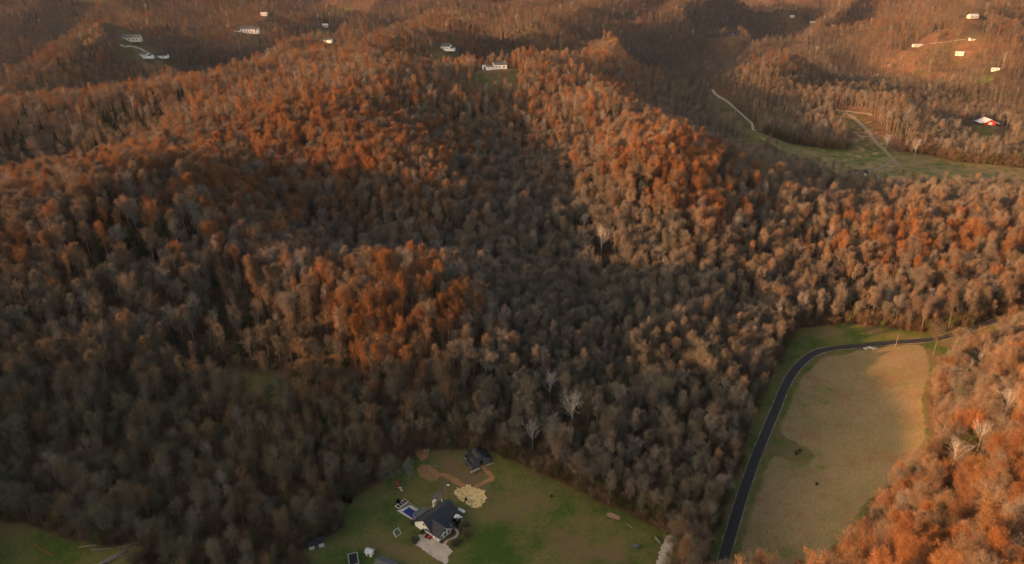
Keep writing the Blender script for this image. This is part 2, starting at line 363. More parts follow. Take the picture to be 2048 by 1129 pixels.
def ribbon(name, pts, wid, m, up=.05, step=2.0, kind='structure', crown=0, jit=0):
    """strip following a world polyline, draped"""
    P = [Vector((p[0], p[1])) for p in pts]
    # catmull-rom
    Q = []
    for i in range(len(P)-1):
        p0 = P[max(i-1, 0)]; p1 = P[i]; p2 = P[i+1]; p3 = P[min(i+2, len(P)-1)]
        k = max(2, int((p2-p1).length/step))
        for q in range(k):
            t = q/k; Q.append(.5*((2*p1)+(-p0+p2)*t+(2*p0-5*p1+4*p2-p3)*t*t+(-p0+3*p1-3*p2+p3)*t**3))
    Q.append(P[-1]); vs = []; fs = []; W = 5
    for i, q in enumerate(Q):
        d = (Q[min(i+1, len(Q)-1)]-Q[max(i-1, 0)]).normalized(); nrm = Vector((-d.y, d.x))
        ww = wid*(1+jit*(random.random()-.5))
        for j in range(W):
            o = (j/(W-1)-.5)*ww; x, y = q.x+nrm.x*o, q.y+nrm.y*o
            vs.append((x, y, float(H(q.x+nrm.x*o*.5, q.y+nrm.y*o*.5))*.5+float(H(x, y))*.5+up+crown*(1-abs(j/(W-1)-.5)*2)))
    for i in range(len(Q)-1):
        for j in range(W-1): fs.append((i*W+j, i*W+j+1, (i+1)*W+j+1, (i+1)*W+j))
    mb = MB(); mb.add(vs, fs); o = mb.build(name, m); o.data.polygons.foreach_set('use_smooth', [True]*len(fs))
    tag(o, kind=kind); return o, Q

# ------------------------------------------------------------------ trees
def tree_mat(name, base, src, rough=.9, trans=False):
    """bark / twig colour multiplied by a per-tree tint: from the instance attribute or the object's own colour"""
    m = bpy.data.materials.new(name); m.use_nodes = True; t = m.node_tree; b = t.nodes['Principled BSDF']
    b.inputs['Roughness'].default_value = rough; b.inputs['Specular IOR Level'].default_value = .05
    if src == 'inst': a = N(t, 'ShaderNodeAttribute', attribute_type='INSTANCER', attribute_name='tcol').outputs['Color']
    else: a = t.nodes.new('ShaderNodeObjectInfo').outputs['Color']
    tc = t.nodes.new('ShaderNodeTexCoord')
    f = rng_(t, noise(t, tc.outputs['Object'], .55, 4, .7), .3, .7)
    c_ = mixc(t, f, tuple(k*.72 for k in base), tuple(min(1, k*1.25) for k in base))
    t.links.new(mixc(t, 1.0, c_, a, 'MULTIPLY'), b.inputs['Base Color']); return m
TW = {s: tree_mat('twigs_'+s, (.25, .25, .25), s) for s in ('inst', 'obj')}
BK = {s: tree_mat('bark_'+s, (.30, .30, .295), s) for s in ('inst', 'obj')}
GRN = {s: tree_mat('needles_'+s, (.36, .36, .36), s) for s in ('inst', 'obj')}

def rdir(rng, up=0.0):
    while True:
        v = Vector((rng.uniform(-1, 1), rng.uniform(-1, 1), rng.uniform(-1, 1)))
        if .1 < v.length < 1: break
    v.normalize(); v.z += up; return v.normalized()
def make_tree(seed, Ht, Rc, form, det):
    """bare deciduous tree: trunk + limbs in one builder, twig haze in another. det 0 far .. 2 near"""
    rng = random.Random(seed); tr = MB(); tw = MB()
    cb = {'round': .42, 'tall': .45, 'vase': .32, 'open': .35, 'shrub': .08}[form]
    k0 = 6 if det == 2 else (4 if det == 1 else 3)
    # trunk
    lean = Vector((rng.uniform(-1, 1), rng.uniform(-1, 1), 0))*Ht*.04
    r0 = Ht*.0145 if form != 'shrub' else Ht*.012
    top = Ht*{'round': .80, 'tall': .92, 'vase': .62, 'open': .78, 'shrub': .7}[form]
    ns = 6; tp = []
    for i in range(ns+1):
        f = i/ns; tp.append(Vector((lean.x*f*f+rng.uniform(-1, 1)*Ht*.008, lean.y*f*f+rng.uniform(-1, 1)*Ht*.008, -1.0+(top+1.0)*f)))
    tr.tube(tp, [r0*(1-.8*i/ns) for i in range(ns+1)], k0)
    def at(f):
        f = max(0, min(.999, f))*ns; i = int(f); return tp[i].lerp(tp[i+1], f-i)
    nl = {2: 13, 1: 10, 0: 7}[det]; nb = {2: 7, 1: 5, 0: 3}[det]; nsb = {2: 4, 1: 3, 0: 0}[det]; ntw = {2: 16, 1: 10, 0: 14}[det]
    tww = {2: .036, 1: .07, 0: .155}[det]; twl = {2: 1.25, 1: 1.5, 0: 1.9}[det]
    if form == 'open': ntw = int(ntw*.45)
    if form == 'shrub': nl = 8; ntw = int(ntw*1.0)
    def env(z):                     # crown radius at height z
        f = (z/Ht-cb)/(1-cb)
        if f < 0: return Rc*.35
        if form == 'round': return Rc*math.sqrt(max(0.03, 1-(f*1.55-.62)**2/1.0))
        if form == 'tall': return Rc*(.75*math.sin(math.pi*min(1, f*.8+.18))+.12)
        if form == 'vase': return Rc*(.35+.85*math.sin(math.pi*min(.95, f*.75+.05)))
        return Rc*math.sqrt(max(0.03, 1-(f*1.5-.6)**2))
    def twigs(p, d, n, ln):
        for _ in range(n):
            q = p+rdir(rng)*rng.random()*1.15
            dd = (d*.45+rdir(rng, .75)*.75).normalized(); L = ln*rng.uniform(.6, 1.25)
            e = q+dd*L; sd_ = dd.cross(rdir(rng)).normalized()*tww*.5
            mid = q+dd*L*.5+rdir(rng)*L*.10
            tw.add([q-sd_, q+sd_, mid+sd_*.7, e, mid-sd_*.7] if det == 2 else [q-sd_, q+sd_, e], [(0, 1, 2, 3, 4)] if det == 2 else [(0, 1, 2)])
    lump = [rng.uniform(.72, 1.18) for _ in range(9)]
    for i in range(nl):
        f = cb/ (top/Ht)+(1-cb/(top/Ht))*((i+.3*rng.random())/nl)**.85
        if form == 'vase': f = .55+.45*i/nl
        if form == 'shrub': f = rng.uniform(.05, .6)
        p = at(f); az = i*2.399+rng.uniform(-.5, .5)
        el = R({'round': rng.uniform(18, 55), 'tall': rng.uniform(35, 65), 'vase': rng.uniform(45, 72), 'open': rng.uniform(20, 60), 'shrub': rng.uniform(30, 75)}[form])+f*.35
        el = min(el, 1.45)
        tgt = env(min(Ht*.97, p.z+Rc*.35))*lump[int((az % 6.283)/6.283*9) % 9]
        L = min(tgt/max(.3, math.cos(el)), (Ht-p.z)/max(.25, math.sin(el))*1.02)
        L = max(L, Ht*.10)
        pts = [p]; d = Vector((math.cos(az)*math.cos(el), math.sin(az)*math.cos(el), math.sin(el)))
        nn = 4
        for q in range(nn):
            d = (d+rdir(rng)*.22+Vector((0, 0, .10))).normalized(); pts.append(pts[-1]+d*L/nn)
        rl = r0*.42*(1-.45*f)
        if form == 'vase': rl = r0*.55
        tr.tube(pts, [rl*(1-.78*j/nn) for j in range(nn+1)], max(3, k0-2))
        for b in range(nb):
            g = .28+.72*(b+.5*rng.random())/nb; gi = g*nn; j = min(nn-1, int(gi)); bp = pts[j].lerp(pts[j+1], gi-j)
            dl = (pts[j+1]-pts[j]).normalized(); bd = (dl*.55+rdir(rng, .35)*.95).normalized(); BL = L*.42*(1.15-g*.6)
            bpts = [bp, bp+bd*BL*.5, bp+bd*BL*.5+(bd+rdir(rng, .3)*.45).normalized()*BL*.5]
            if det > 0: tr.tube(bpts, [rl*.34, rl*.24, rl*.08], 3)
            if nsb:
                for s_ in range(nsb):
                    h_ = .25+.75*(s_+rng.random()*.6)/nsb; sp = bpts[0].lerp(bpts[1], h_*2) if h_ < .5 else bpts[1].lerp(bpts[2], h_*2-1)
                    sd2 = (bd*.5+rdir(rng, .3)).normalized(); SL = BL*.5
                    if det == 2: tr.tube([sp, sp+sd2*SL], [rl*.14, rl*.05], 3)
                    for u_ in range(2): twigs(sp+sd2*SL*(.3+.6*u_), sd2, ntw//2, twl)
            else: twigs(bpts[1].lerp(bpts[2], .6), bd, ntw, twl)
    return tr, tw
def make_cedar(seed, Ht, Rc, det):
    rng = random.Random(seed); tr = MB(); tw = MB()
    tr.tube([(0, 0, -.6), (0, 0, Ht*.5), (.1, 0, Ht*.97)], [Ht*.02, Ht*.012, .03], 5)
    n_ = {2: 2600, 1: 900}[det]; s = {2: .45, 1: .8}[det]; lump = [rng.uniform(.7, 1.2) for _ in range(12)]
    for _ in range(n_):
        f = rng.random()**1.35; a = rng.random()*6.283; r = Rc*(1-f)**.75*lump[int(a/6.284*12)]*math.sqrt(rng.random()*.8+.2)*rng.uniform(.75, 1.1)
        p = Vector((math.cos(a)*r, math.sin(a)*r, Ht*(.06+.94*f))); o = Vector((math.cos(a), math.sin(a), .25)); sd_ = o.cross(rdir(rng)).normalized()*s*.3
        e = p+(o+rdir(rng)*.7).normalized()*s; tw.add([p-sd_, p+sd_, e], [(0, 1, 2)])
    return tr, tw
NEARV = [(1, 20, 3.9, 'round'), (2, 21, 2.9, 'tall'), (3, 19, 4.0, 'vase'), (4, 20, 3.6, 'open'), (5, 18, 3.3, 'round'), (6, 22, 3.4, 'tall'), (8, 18, 3.7, 'open'), (9, 6, 2.6, 'shrub')]
KINDS = []                                                # (form, trunk mesh, crown mesh)
protos = bpy.data.collections.new('tree_kinds')           # never linked to the scene
def join_proto(name, tr, tw, mats):
    mb = MB(); mb.add(tr.v, tr.f); mb.m = 1; mb.add(tw.v, tw.f)
    o = bpy.data.objects.new(name, mb.mesh(name, mats)); protos.objects.link(o)
for i, (sd_, ht, rc, fm) in enumerate(NEARV):
    tr, tw = make_tree(sd_, ht, rc, fm, 2)
    KINDS.append((fm, tr.mesh('trunk', BK['obj']), tw.mesh('crown', TW['obj'])))
    join_proto('kind_%02d' % i, tr, tw, [BK['inst'], TW['inst']])
for i, (sd_, ht, rc, fm) in enumerate(NEARV):            # 8..15 middle distance
    tr, tw = make_tree(sd_+50, ht, rc, fm, 1); join_proto('kind_%02d' % (i+8), tr, tw, [BK['inst'], TW['inst']])
for i, (sd_, ht, rc, fm) in enumerate(NEARV[:6]):        # 16..21 far
    tr, tw = make_tree(sd_+90, ht, rc*1.05, fm if fm != 'open' else 'round', 0); join_proto('kind_%02d' % (i+16), tr, tw, [BK['inst'], TW['inst']])
tr, tw = make_cedar(3, 11, 2.6, 2); CEDAR = (tr.mesh('trunk', BK['obj']), tw.mesh('crown', GRN['obj'])); join_proto('kind_22', tr, tw, [BK['inst'], GRN['inst']])
tr, tw = make_cedar(4, 11, 2.8, 1); join_proto('kind_23', tr, tw, [BK['inst'], GRN['inst']])
NK = 24

# scatter -----------------------------------------------------------
def scatter(sp, d0, d1, seed):
    r_ = np.random.RandomState(seed); xm = .80*d1+90
    xs = np.arange(-xm, xm, sp); ys = np.arange(20, d1, sp); X, Y = np.meshgrid(xs, ys); X = X+((np.arange(len(ys)) % 2)*.5*sp)[:,None]
    X = X+r_.uniform(-.42, .42, X.shape)*sp; Y = Y+r_.uniform(-.42, .42, X.shape)*sp; X = X.ravel(); Y = Y.ravel()
    d = np.hypot(X, Y); k = (d >= d0) & (d < d1) & (np.abs(X) < .80*Y+75)
    return X[k], Y[k]
rings = [scatter(4.6, 90, 620, 1), scatter(5.8, 620, 1300, 2), scatter(8.5, 1300, 2600, 3), scatter(15, 2600, 5600, 4)]
rscale = [1.0, 1.0, 1.22, 1.75]
TX = np.concatenate([r_[0] for r_ in rings]); TY = np.concatenate([r_[1] for r_ in rings]); TR = np.concatenate([np.full(len(r_[0]), k) for k, r_ in enumerate(rings)])
u = rs.rand(len(TX)); bare = mask(clear+clear2, TX, TY)
# soft outer margin of trunks against open ground, thin stand in the glade
gl_ = mask([glade], TX, TY); keep = ~bare & ~(gl_ & (u < .72))
SYC_AT = [(1203,492),(1168,445),(1770,304),(1828,318),(2011,247),(1913,905),(2016,810),(1935,735),(1968,860),(1747,410),(1845,405),(1865,585),(1800,500),(1100,775),(1145,830),(1065,865)]
for i_, p_ in enumerate(SYC_AT):
    sx, sy, _ = G(*p_, 0 if i_ in (2, 3, 4) else 9); r_ = math.hypot(sx, sy); q_ = 7 if i_ else 13
    keep &= ~((np.hypot(TX-sx, TY-sy) < 5.5) | (np.hypot(TX-sx+sx/r_*q_, TY-sy+sy/r_*q_) < (6.5 if i_ else 11)))
dens = fbm(TX/38, TY/38, 3, 60); keep &= (u < .97-.25*sstep(.1, .45, dens)-.17*sstep(20, -60, TX)*sstep(330, 250, TY))
TX, TY, TR = TX[keep], TY[keep], TR[keep]
TZ = H(TX, TY); D = np.hypot(TX, TY); n_t = len(TX)
print('trees', n_t)
r1, r2, r3, r4, r5 = [rs.rand(n_t) for _ in range(5)]
# species colours (multiplied with the twig albedo): russet oak, brown, grey, olive brown; patches below also follow sun and shade
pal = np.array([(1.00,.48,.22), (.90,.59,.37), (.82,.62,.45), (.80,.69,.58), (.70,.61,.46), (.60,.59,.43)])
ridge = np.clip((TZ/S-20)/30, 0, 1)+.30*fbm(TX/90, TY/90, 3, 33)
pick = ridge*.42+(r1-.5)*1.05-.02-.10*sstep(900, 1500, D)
for px_, py_, r_ in ((800, 600, 46), (700, 690, 36), (900, 590, 30), (1950, 900, 70), (1850, 1100, 60), (1980, 720, 45), (1780, 470, 60), (1930, 480, 60), (720, 300, 75), (1340, 320, 60), (1430, 400, 40), (400, 340, 50), (560, 230, 50)):  # sunlit slopes painted warmer through the tint; central spur also has russet leaves
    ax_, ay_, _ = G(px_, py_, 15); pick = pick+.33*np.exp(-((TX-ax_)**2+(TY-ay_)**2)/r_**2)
for px_, py_, r_ in ((1350, 620, 65), (1150, 720, 55), (1150, 480, 60), (1480, 760, 40)):  # shaded slopes painted greyer through the tint
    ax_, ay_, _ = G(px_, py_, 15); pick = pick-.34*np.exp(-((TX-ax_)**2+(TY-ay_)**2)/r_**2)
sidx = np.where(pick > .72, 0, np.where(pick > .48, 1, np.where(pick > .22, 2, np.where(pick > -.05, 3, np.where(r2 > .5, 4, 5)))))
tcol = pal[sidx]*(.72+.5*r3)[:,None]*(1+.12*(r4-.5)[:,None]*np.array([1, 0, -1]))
# lower left wood: olive tint, with corner vignette and shade darkened into it
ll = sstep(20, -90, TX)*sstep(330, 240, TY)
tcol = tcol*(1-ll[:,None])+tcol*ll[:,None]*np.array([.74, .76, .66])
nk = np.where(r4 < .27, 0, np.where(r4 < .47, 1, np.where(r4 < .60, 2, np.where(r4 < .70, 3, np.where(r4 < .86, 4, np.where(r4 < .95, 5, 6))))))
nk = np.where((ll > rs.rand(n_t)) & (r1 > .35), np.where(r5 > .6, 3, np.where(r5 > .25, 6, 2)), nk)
cedz = fbm(TX/60, TY/60, 2, 90)
ced = ((cedz > .22) & (r5 < .16)) | (r5 < .006)
CED_P = [G(*p) for p in [(225,465),(260,470),(300,480),(330,480),(230,520),(420,690),(480,690),(1690,610),(1740,590),(1770,600),(100,320),(60,300),(160,350),(250,250),(300,262),(620,30),(640,38),(600,32),(1650,380),(780,1000)]]
for (cx_, cy_, _) in CED_P:
    dd_ = np.hypot(TX-cx_, TY-cy_); ced |= (dd_ < 13+.012*math.hypot(cx_, cy_)) & (r5 < .62)
ced &= TR < 3
kidx = np.where(TR == 0, nk, np.where(TR == 1, nk+8, 16+np.minimum(nk, 5)))
kidx = np.where(ced, np.where(TR == 0, 22, 23), kidx)
tcol = tcol*(1-.36*sstep(750, 1500, D))[:,None]  # far crowns darkened in tint for the self-shadow their coarse twigs lack
tcol[ced] = np.array([.13, .17, .07])*(.8+.5*r3[ced])[:,None]
tscl = (.47+.45*r2)*np.array(rscale)[TR]*(.86+.14*sstep(3, 20, TZ/S))
trot = r3*6.283
# pale sycamores
pale = (r5 > .975) & ~ced; tcol[pale] = np.array([1.05, .98, .84])*(.8+.3*r1[pale])[:,None]
kidx[pale & (TR == 0)] = 3; kidx[pale & (TR == 1)] = 11

# the 300 trees that show largest: objects of their own ---------------------------------
spx, spy, sdep = project(TX, TY, TZ+10)
vis = (spx > 5) & (spx < 2043) & (spy > 30) & (spy < 1122) & ~ced & (TR == 0)
nn_ = np.array([20, 21, 19, 20, 18, 22, 18, 6])[np.minimum(nk, 7)]
size = np.where(vis, nn_*tscl/sdep, 0)
cand = np.argsort(-size)[:330]
cedc = np.argsort(-np.where((spx > 5) & (spx < 2043) & (spy > 300) & (spy < 1122) & ced & (TR == 0), 1/np.maximum(sdep, 1), 0))[:12]
individ = []
for q in cand:
    if len(individ) >= 290: break
    individ.append(int(q))
isind = np.zeros(n_t, bool); isind[individ] = True; isind[cedc] = True

def cname(i):
    if pale[i]: return 'pale'
    return ['rust orange', 'russet brown', 'brown', 'grey brown', 'olive brown', 'olive grey'][int(sidx[i])]
forms = {0: 'round', 1: 'tall narrow', 2: 'fan shaped', 3: 'thin open', 4: 'small round', 5: 'tallest slender', 6: 'sparse', 7: 'low'}
def zone(px, py):
    if px > 1400: return 'wood right of mown field'
    if px > 1290: return 'wood beside the road'
    if px > 960: return 'wood behind the lawn'
    if px > 640: return 'wood above the farmhouse'
    if px > 330: return 'wood left of farmhouse'
    return 'wood at lower left'
zc = {}
info = []
for i in individ:
    z_ = zone(spx[i], spy[i]); info.append((z_, cname(i), int(nk[i]) if not pale[i] else 3, i))
from collections import defaultdict
bk = defaultdict(list)
for z_, cn, k_, i in info: bk[(z_, cn, k_)].append(i)
ords = ['leftmost', 'second from the left', 'third from the left', 'fourth from the left', 'fifth from the left', 'sixth from the left', 'seventh from the left', 'eighth from the left',
        'ninth from the left', 'tenth from the left', 'eleventh from the left', 'twelfth from the left', 'thirteenth from the left', 'fourteenth from the left', 'fifteenth from the left', 'sixteenth from the left', 'seventeenth from the left', 'eighteenth from the left', 'nineteenth from the left', 'twentieth from the left', 'twenty-first from the left', 'twenty-second from the left', 'twenty-third from the left', 'twenty-fourth from the left']
TINT = {}
def put_tree(mt, mc, x, y, z, rz, s, col, label, cat, group, name, sz=1.0, barkcol=None):
    e = empty(name, (x, y, z), rz, label, cat, group); e.scale = (s, s, s*sz)
    t_ = bpy.data.objects.new('trunk', mt); t_.parent = e; C.objects.link(t_); t_.color = (*(barkcol or [min(1, c_*.5+.28) for c_ in col]), 1)
    c_ = bpy.data.objects.new('crown', mc); c_.parent = e; C.objects.link(c_); c_.color = (*col, 1)
    return e
for (z_, cn, k_), L in bk.items():
    L.sort(key=lambda i: spx[i])
    for o_, i in enumerate(L):
        wh = 'only one' if len(L) == 1 else 'rightmost' if o_ == len(L)-1 else ords[o_].replace('from the', 'from') if o_ < len(ords) else 'near the right end'
        wh = wh.replace('near the right end', 'far right'); short = z_; lab = '%s %s tree, %s of its look, %s' % (forms[k_], cname(i), wh, z_)
        kk = KINDS[k_]
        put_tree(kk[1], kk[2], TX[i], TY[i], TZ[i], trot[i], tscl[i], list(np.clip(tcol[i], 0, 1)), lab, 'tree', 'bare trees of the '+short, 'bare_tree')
L = sorted(cedc, key=lambda i: spx[i])
for o_, i in enumerate(L):
    put_tree(CEDAR[0], CEDAR[1], TX[i], TY[i], TZ[i], trot[i], tscl[i], list(tcol[i]), 'dark green evergreen among bare trees, %s of the near evergreens' % ('rightmost' if o_ == len(L)-1 else ords[o_]), 'evergreen tree', 'evergreens among the bare trees', 'evergreen_tree')

# the rest of the woods: one object ------------------------------------------------------
def gn_scatter(name, X, Y, Z, k, s, rot, col, sz, label, cat):
    me = bpy.data.meshes.new(name); me.vertices.add(len(X)); me.vertices.foreach_set('co', np.stack([X, Y, Z], 1).ravel().astype(np.float32))
    a = me.attributes.new('kidx', 'INT', 'POINT'); a.data.foreach_set('value', k.astype(np.int32))
    a = me.attributes.new('scl', 'FLOAT_VECTOR', 'POINT'); a.data.foreach_set('vector', np.stack([s, s, s*sz], 1).ravel().astype(np.float32))
    rr = np.zeros((len(X), 3)); rr[:,2] = rot; rr[:,0] = rs.normal(0, .03, len(X)); rr[:,1] = rs.normal(0, .03, len(X))
    a = me.attributes.new('rot', 'FLOAT_VECTOR', 'POINT'); a.data.foreach_set('vector', rr.ravel().astype(np.float32))
    a = me.attributes.new('tcol', 'FLOAT_COLOR', 'POINT'); a.data.foreach_set('color', np.concatenate([np.clip(col, 0, 1.2), np.ones((len(X), 1))], 1).ravel().astype(np.float32))
    me.update(); o = bpy.data.objects.new(name, me); C.objects.link(o)
    g = bpy.data.node_groups.new(name, 'GeometryNodeTree'); g.interface.new_socket('Geometry', in_out='INPUT', socket_type='NodeSocketGeometry'); g.interface.new_socket('Geometry', in_out='OUTPUT', socket_type='NodeSocketGeometry')
    gi = g.nodes.new('NodeGroupInput'); gout = g.nodes.new('NodeGroupOutput'); ip = g.nodes.new('GeometryNodeInstanceOnPoints'); ci = g.nodes.new('GeometryNodeCollectionInfo')
    ci.inputs['Collection'].default_value = protos; ci.inputs['Separate Children'].default_value = True; ci.inputs['Reset Children'].default_value = True
    ip.inputs['Pick Instance'].default_value = True
    def na(nm, ty):
        q = g.nodes.new('GeometryNodeInputNamedAttribute'); q.data_type = ty; q.inputs['Name'].default_value = nm; return q.outputs['Attribute']
    er = g.nodes.new('FunctionNodeEulerToRotation'); g.links.new(na('rot', 'FLOAT_VECTOR'), er.inputs[0])
    g.links.new(gi.outputs[0], ip.inputs['Points']); g.links.new(ci.outputs[0], ip.inputs['Instance']); g.links.new(na('kidx', 'INT'), ip.inputs['Instance Index'])
    g.links.new(er.outputs[0], ip.inputs['Rotation']); g.links.new(na('scl', 'FLOAT_VECTOR'), ip.inputs['Scale']); g.links.new(ip.outputs[0], gout.inputs[0])
    md = o.modifiers.new('scatter', 'NODES'); md.node_group = g
    tag(o, label, cat, None, 'stuff'); return o
m = ~isind
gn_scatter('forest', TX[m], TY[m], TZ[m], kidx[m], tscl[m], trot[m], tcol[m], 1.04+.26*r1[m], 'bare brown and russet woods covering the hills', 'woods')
# undergrowth below the near trees and along the wood edges
ux, uy = scatter(4.6, 90, 760, 9); CL = [field, lawn, lawn2, meadow]; um = ~mask(CL+[glade]+clear2, ux, uy) & (rs.rand(len(ux)) < .62); ux, uy = ux[um], uy[um]
ex, ey = scatter(2.5, 90, 1000, 19); eb = np.zeros(len(ex), bool)
for a_ in range(8): eb |= mask(CL, ex+5.5*math.cos(a_*.785), ey+5.5*math.sin(a_*.785))
eb &= ~mask(CL+clear2, ex, ey) & (rs.rand(len(ex)) < .8); ux = np.concatenate([ux, ex[eb]]); uy = np.concatenate([uy, ey[eb]])
nu = len(ux); ucol = np.array([.62, .44, .28])*(.6+.6*rs.rand(nu))[:,None]*np.where(rs.rand(nu)[:,None] < .18, np.array([[.6, .95, .5]]), np.array([[1, 1, 1]]))
gn_scatter('undergrowth', ux, uy, H(ux, uy), np.full(nu, 15), .45+.85*rs.rand(nu)+.5*sstep(400, 700, np.hypot(ux, uy)), rs.rand(nu)*6.283, ucol, .8+.3*rs.rand(nu), 'low brown brush under the bare trees', 'undergrowth')

# ------------------------------------------------------------------ roads, paths, ground patches
ASPH = mat('asphalt', (.030, .029, .031), .85, .3, .22, 1.5); GRAV = mat('gravel', (.36, .30, .24), .95, .1, .3, 1.2)
PALEG = mat('pale_gravel', (.50, .44, .36), .95, .1, .25, .6); CONC = mat('concrete', (.46, .38, .31), .8, .3, .24, .35)
DIRT = mat('bare_dirt', (.31, .165, .075), .95, .1, .22, .8); STRAW = mat('straw', (.60, .44, .20), .95, .1, .42, 1.1)
DGRAV = mat('grey_gravel', (.17, .13, .115), .95, .1, .25, 1.5); PATH = mat('footpath_grit', (.21, .17, .12), .95, .1, .25, 1.0)
WHITE = mat('white_siding', (.88, .88, .86), .6, .3, .05, 2); CREAM = mat('cream_siding', (.56, .52, .46), .6, .3, .06, 2)
ROOF = mat('charcoal_shingle', (.040, .046, .055), .8, .3, .25, 3); ROOFG = mat('grey_shingle', (.10, .105, .11), .8, .3, .2, 3)
GLASS = mat('window_glass', (.02, .025, .03), .12, .6, .2, 1); TRIM = mat('white_trim', (.78, .77, .74), .5, .3, .03, 3)
METAL = mat('white_metal_roof', (.52, .54, .58), .45, .4, .06, 1); RED = mat('red_paint', (.42, .035, .025), .6, .3, .15, 2)
DARKW = mat('weathered_boards', (.12, .13, .15), .9, .15, .35, 1.4); DARKR = mat('dark_barn_roof', (.022, .023, .027), .75, .3, .5, .8)
WOOD = mat('timber', (.20, .135, .085), .9, .15, .3, 3); BLACK = mat('black_rubber', (.012, .012, .013), .7, .3, .2, 3)
BRICK = mat('red_paving', (.36, .13, .11), .85, .2, .15, 2); MULCH = mat('red_mulch', (.115, .038, .028), .95, .1, .3, 4)
POOLB = mat('blue_pool_cover', (.010, .022, .16), .35, .5, .18, .6); PINK = mat('pool_paving', (.58, .51, .46), .8, .3, .12, 2)
STEEL = mat('grey_steel', (.30, .31, .32), .5, .5, .1, 2); ROCK = mat('pale_rock', (.62, .54, .47), .9, .2, .2, 2)
GREENN = mat('green_net', (.10, .15, .10), .9, .1, .2, 3); CHROME = mat('grey_bark_log', (.24, .21, .19), .9, .1, .3, 3)
rp = [G(*p)[:2] for p in [(1440,1180),(1446,1129),(1454,1095),(1470,1040),(1487,985),(1508,925),(1530,870),(1552,818),(1572,770),(1594,736),(1627,708),(1668,697),(1722,692),(1790,685),(1850,681),(1900,672),(1960,652),(2010,638),(2060,626),(2110,617)]]
ribbon('verge', rp, 4.8, PATH, .05, 2.5, jit=.3)
ribbon('road', rp, 3.8, ASPH, .10, 2.5, crown=.05)
gpl = [G(*p)[:2] for p in [(1425,180),(1447,199),(1466,214),(1480,226),(1495,240),(1505,252),(1508,262)]]
ribbon('path', gpl, 3.6, GRAV, .25, 3, jit=.4)
drape('driveway', wpoly([(780+a/7.58, 980+b/7.58) for a, b in [(410,690),(520,650),(640,665),(752,800),(830,802),(900,870),(965,940),(905,985),(885,1030),(900,1085),(850,1140),(740,1080),(600,995),(500,920),(450,880),(375,840),(455,745)]]), CONC, .04, .4, .12, 2)
drape('gravel_drive', wpoly([(1308,1140),(1320,1095),(1334,1068),(1352,1071),(1350,1100),(1343,1140)]), PALEG, .04, .6, .35, 3)
Z1 = lambda a, b: (740+a/4.533, 880+b/4.533)
drape('straw_patch', wpoly([Z1(*p) for p in [(722,485),(770,455),(795,425),(850,412),(885,398),(965,420),(1000,440),(1045,465),(1055,520),(1045,575),(1000,600),(975,612),(930,605),(860,562),(790,522)]]), STRAW, .05, .28, 1.1, 4)
drape('dirt_patch', wpoly([Z1(*p) for p in [(435,250),(470,212),(540,220),(600,270),(640,300),(625,350),(580,378),(520,370),(455,330),(428,290)]]), DIRT, .05, .3, .7, 5)
drape('dirt_patch', wpoly([(842,925),(828,905),(835,888),(850,885),(858,900),(856,918)]), DIRT, .05, .3, .9, 15)
ribbon('dirt_path', [G(*Z1(*p))[:2] for p in [(640,310),(700,325),(760,365),(810,395),(850,420)]], 2.8, DIRT, .045, 1, jit=.6)
ribbon('dirt_path', [G(*Z1(*p))[:2] for p in [(960,425),(1020,395),(1080,365),(1110,350),(1075,305),(1035,265),(1015,235)]], 2.2, DIRT, .055, 1, jit=.7)
drape('gravel_circle', wpoly([Z1(615+52*math.cos(a), 515+44*math.sin(a)) for a in np.linspace(0, 6.2, 18)]), DGRAV, .05, .5, .15, 6)
HZ = lambda a, b: (780+a/7.58, 980+b/7.58)
ribbon('path', [G(*HZ(*p))[:2] for p in [(830,815),(870,765),(945,738),(1010,700),(1025,640),(985,590),(945,560),(900,560)]], 1.0, CONC, .06, .7)
drape('flower_bed', wpoly([HZ(*p) for p in [(752,806),(905,690),(918,600),(985,608),(1003,655),(940,715),(840,770),(800,822)]]), MULCH, .05, .4, .1, 8)
for pts in ([(1672,221),(1690,223),(1735,228),(1742,232)], [(1690,226),(1712,240),(1735,262),(1752,285),(1768,300),(1785,318),(1803,334)], [(1788,318),(1772,330),(1748,343)]):
    ribbon('track', [G(*p)[:2] for p in pts], 4.6, PATH, .2, 1.5)

ribbon('path', [G(*p)[:2] for p in [(268,94),(280,98),(292,105),(300,112)]], 5.0, GRAV, .3, 3)
ribbon('path', [G(*p)[:2] for p in [(240,90),(250,94),(262,93),(272,96)]], 4.5, GRAV, .3, 3)
ribbon('road', [G(*p)[:2] for p in [(1860,88),(1880,86),(1905,83),(1930,80)]], 3.0, PATH, .3, 3)

# ------------------------------------------------------------------ buildings
def at_ground(px, py, up=0): x, y, z = G(px, py); return (x, y, z+up)
A_ = np.array(G(*HZ(742,792))[:2]); B_ = np.array(G(*HZ(380,545))[:2]); WU = float(np.linalg.norm(B_-A_)); ud = (B_-A_)/WU
ang = math.atan2(ud[1], ud[0])                       # local +x runs along the white gable front, away from its near corner
print('house', A_, B_, WU)
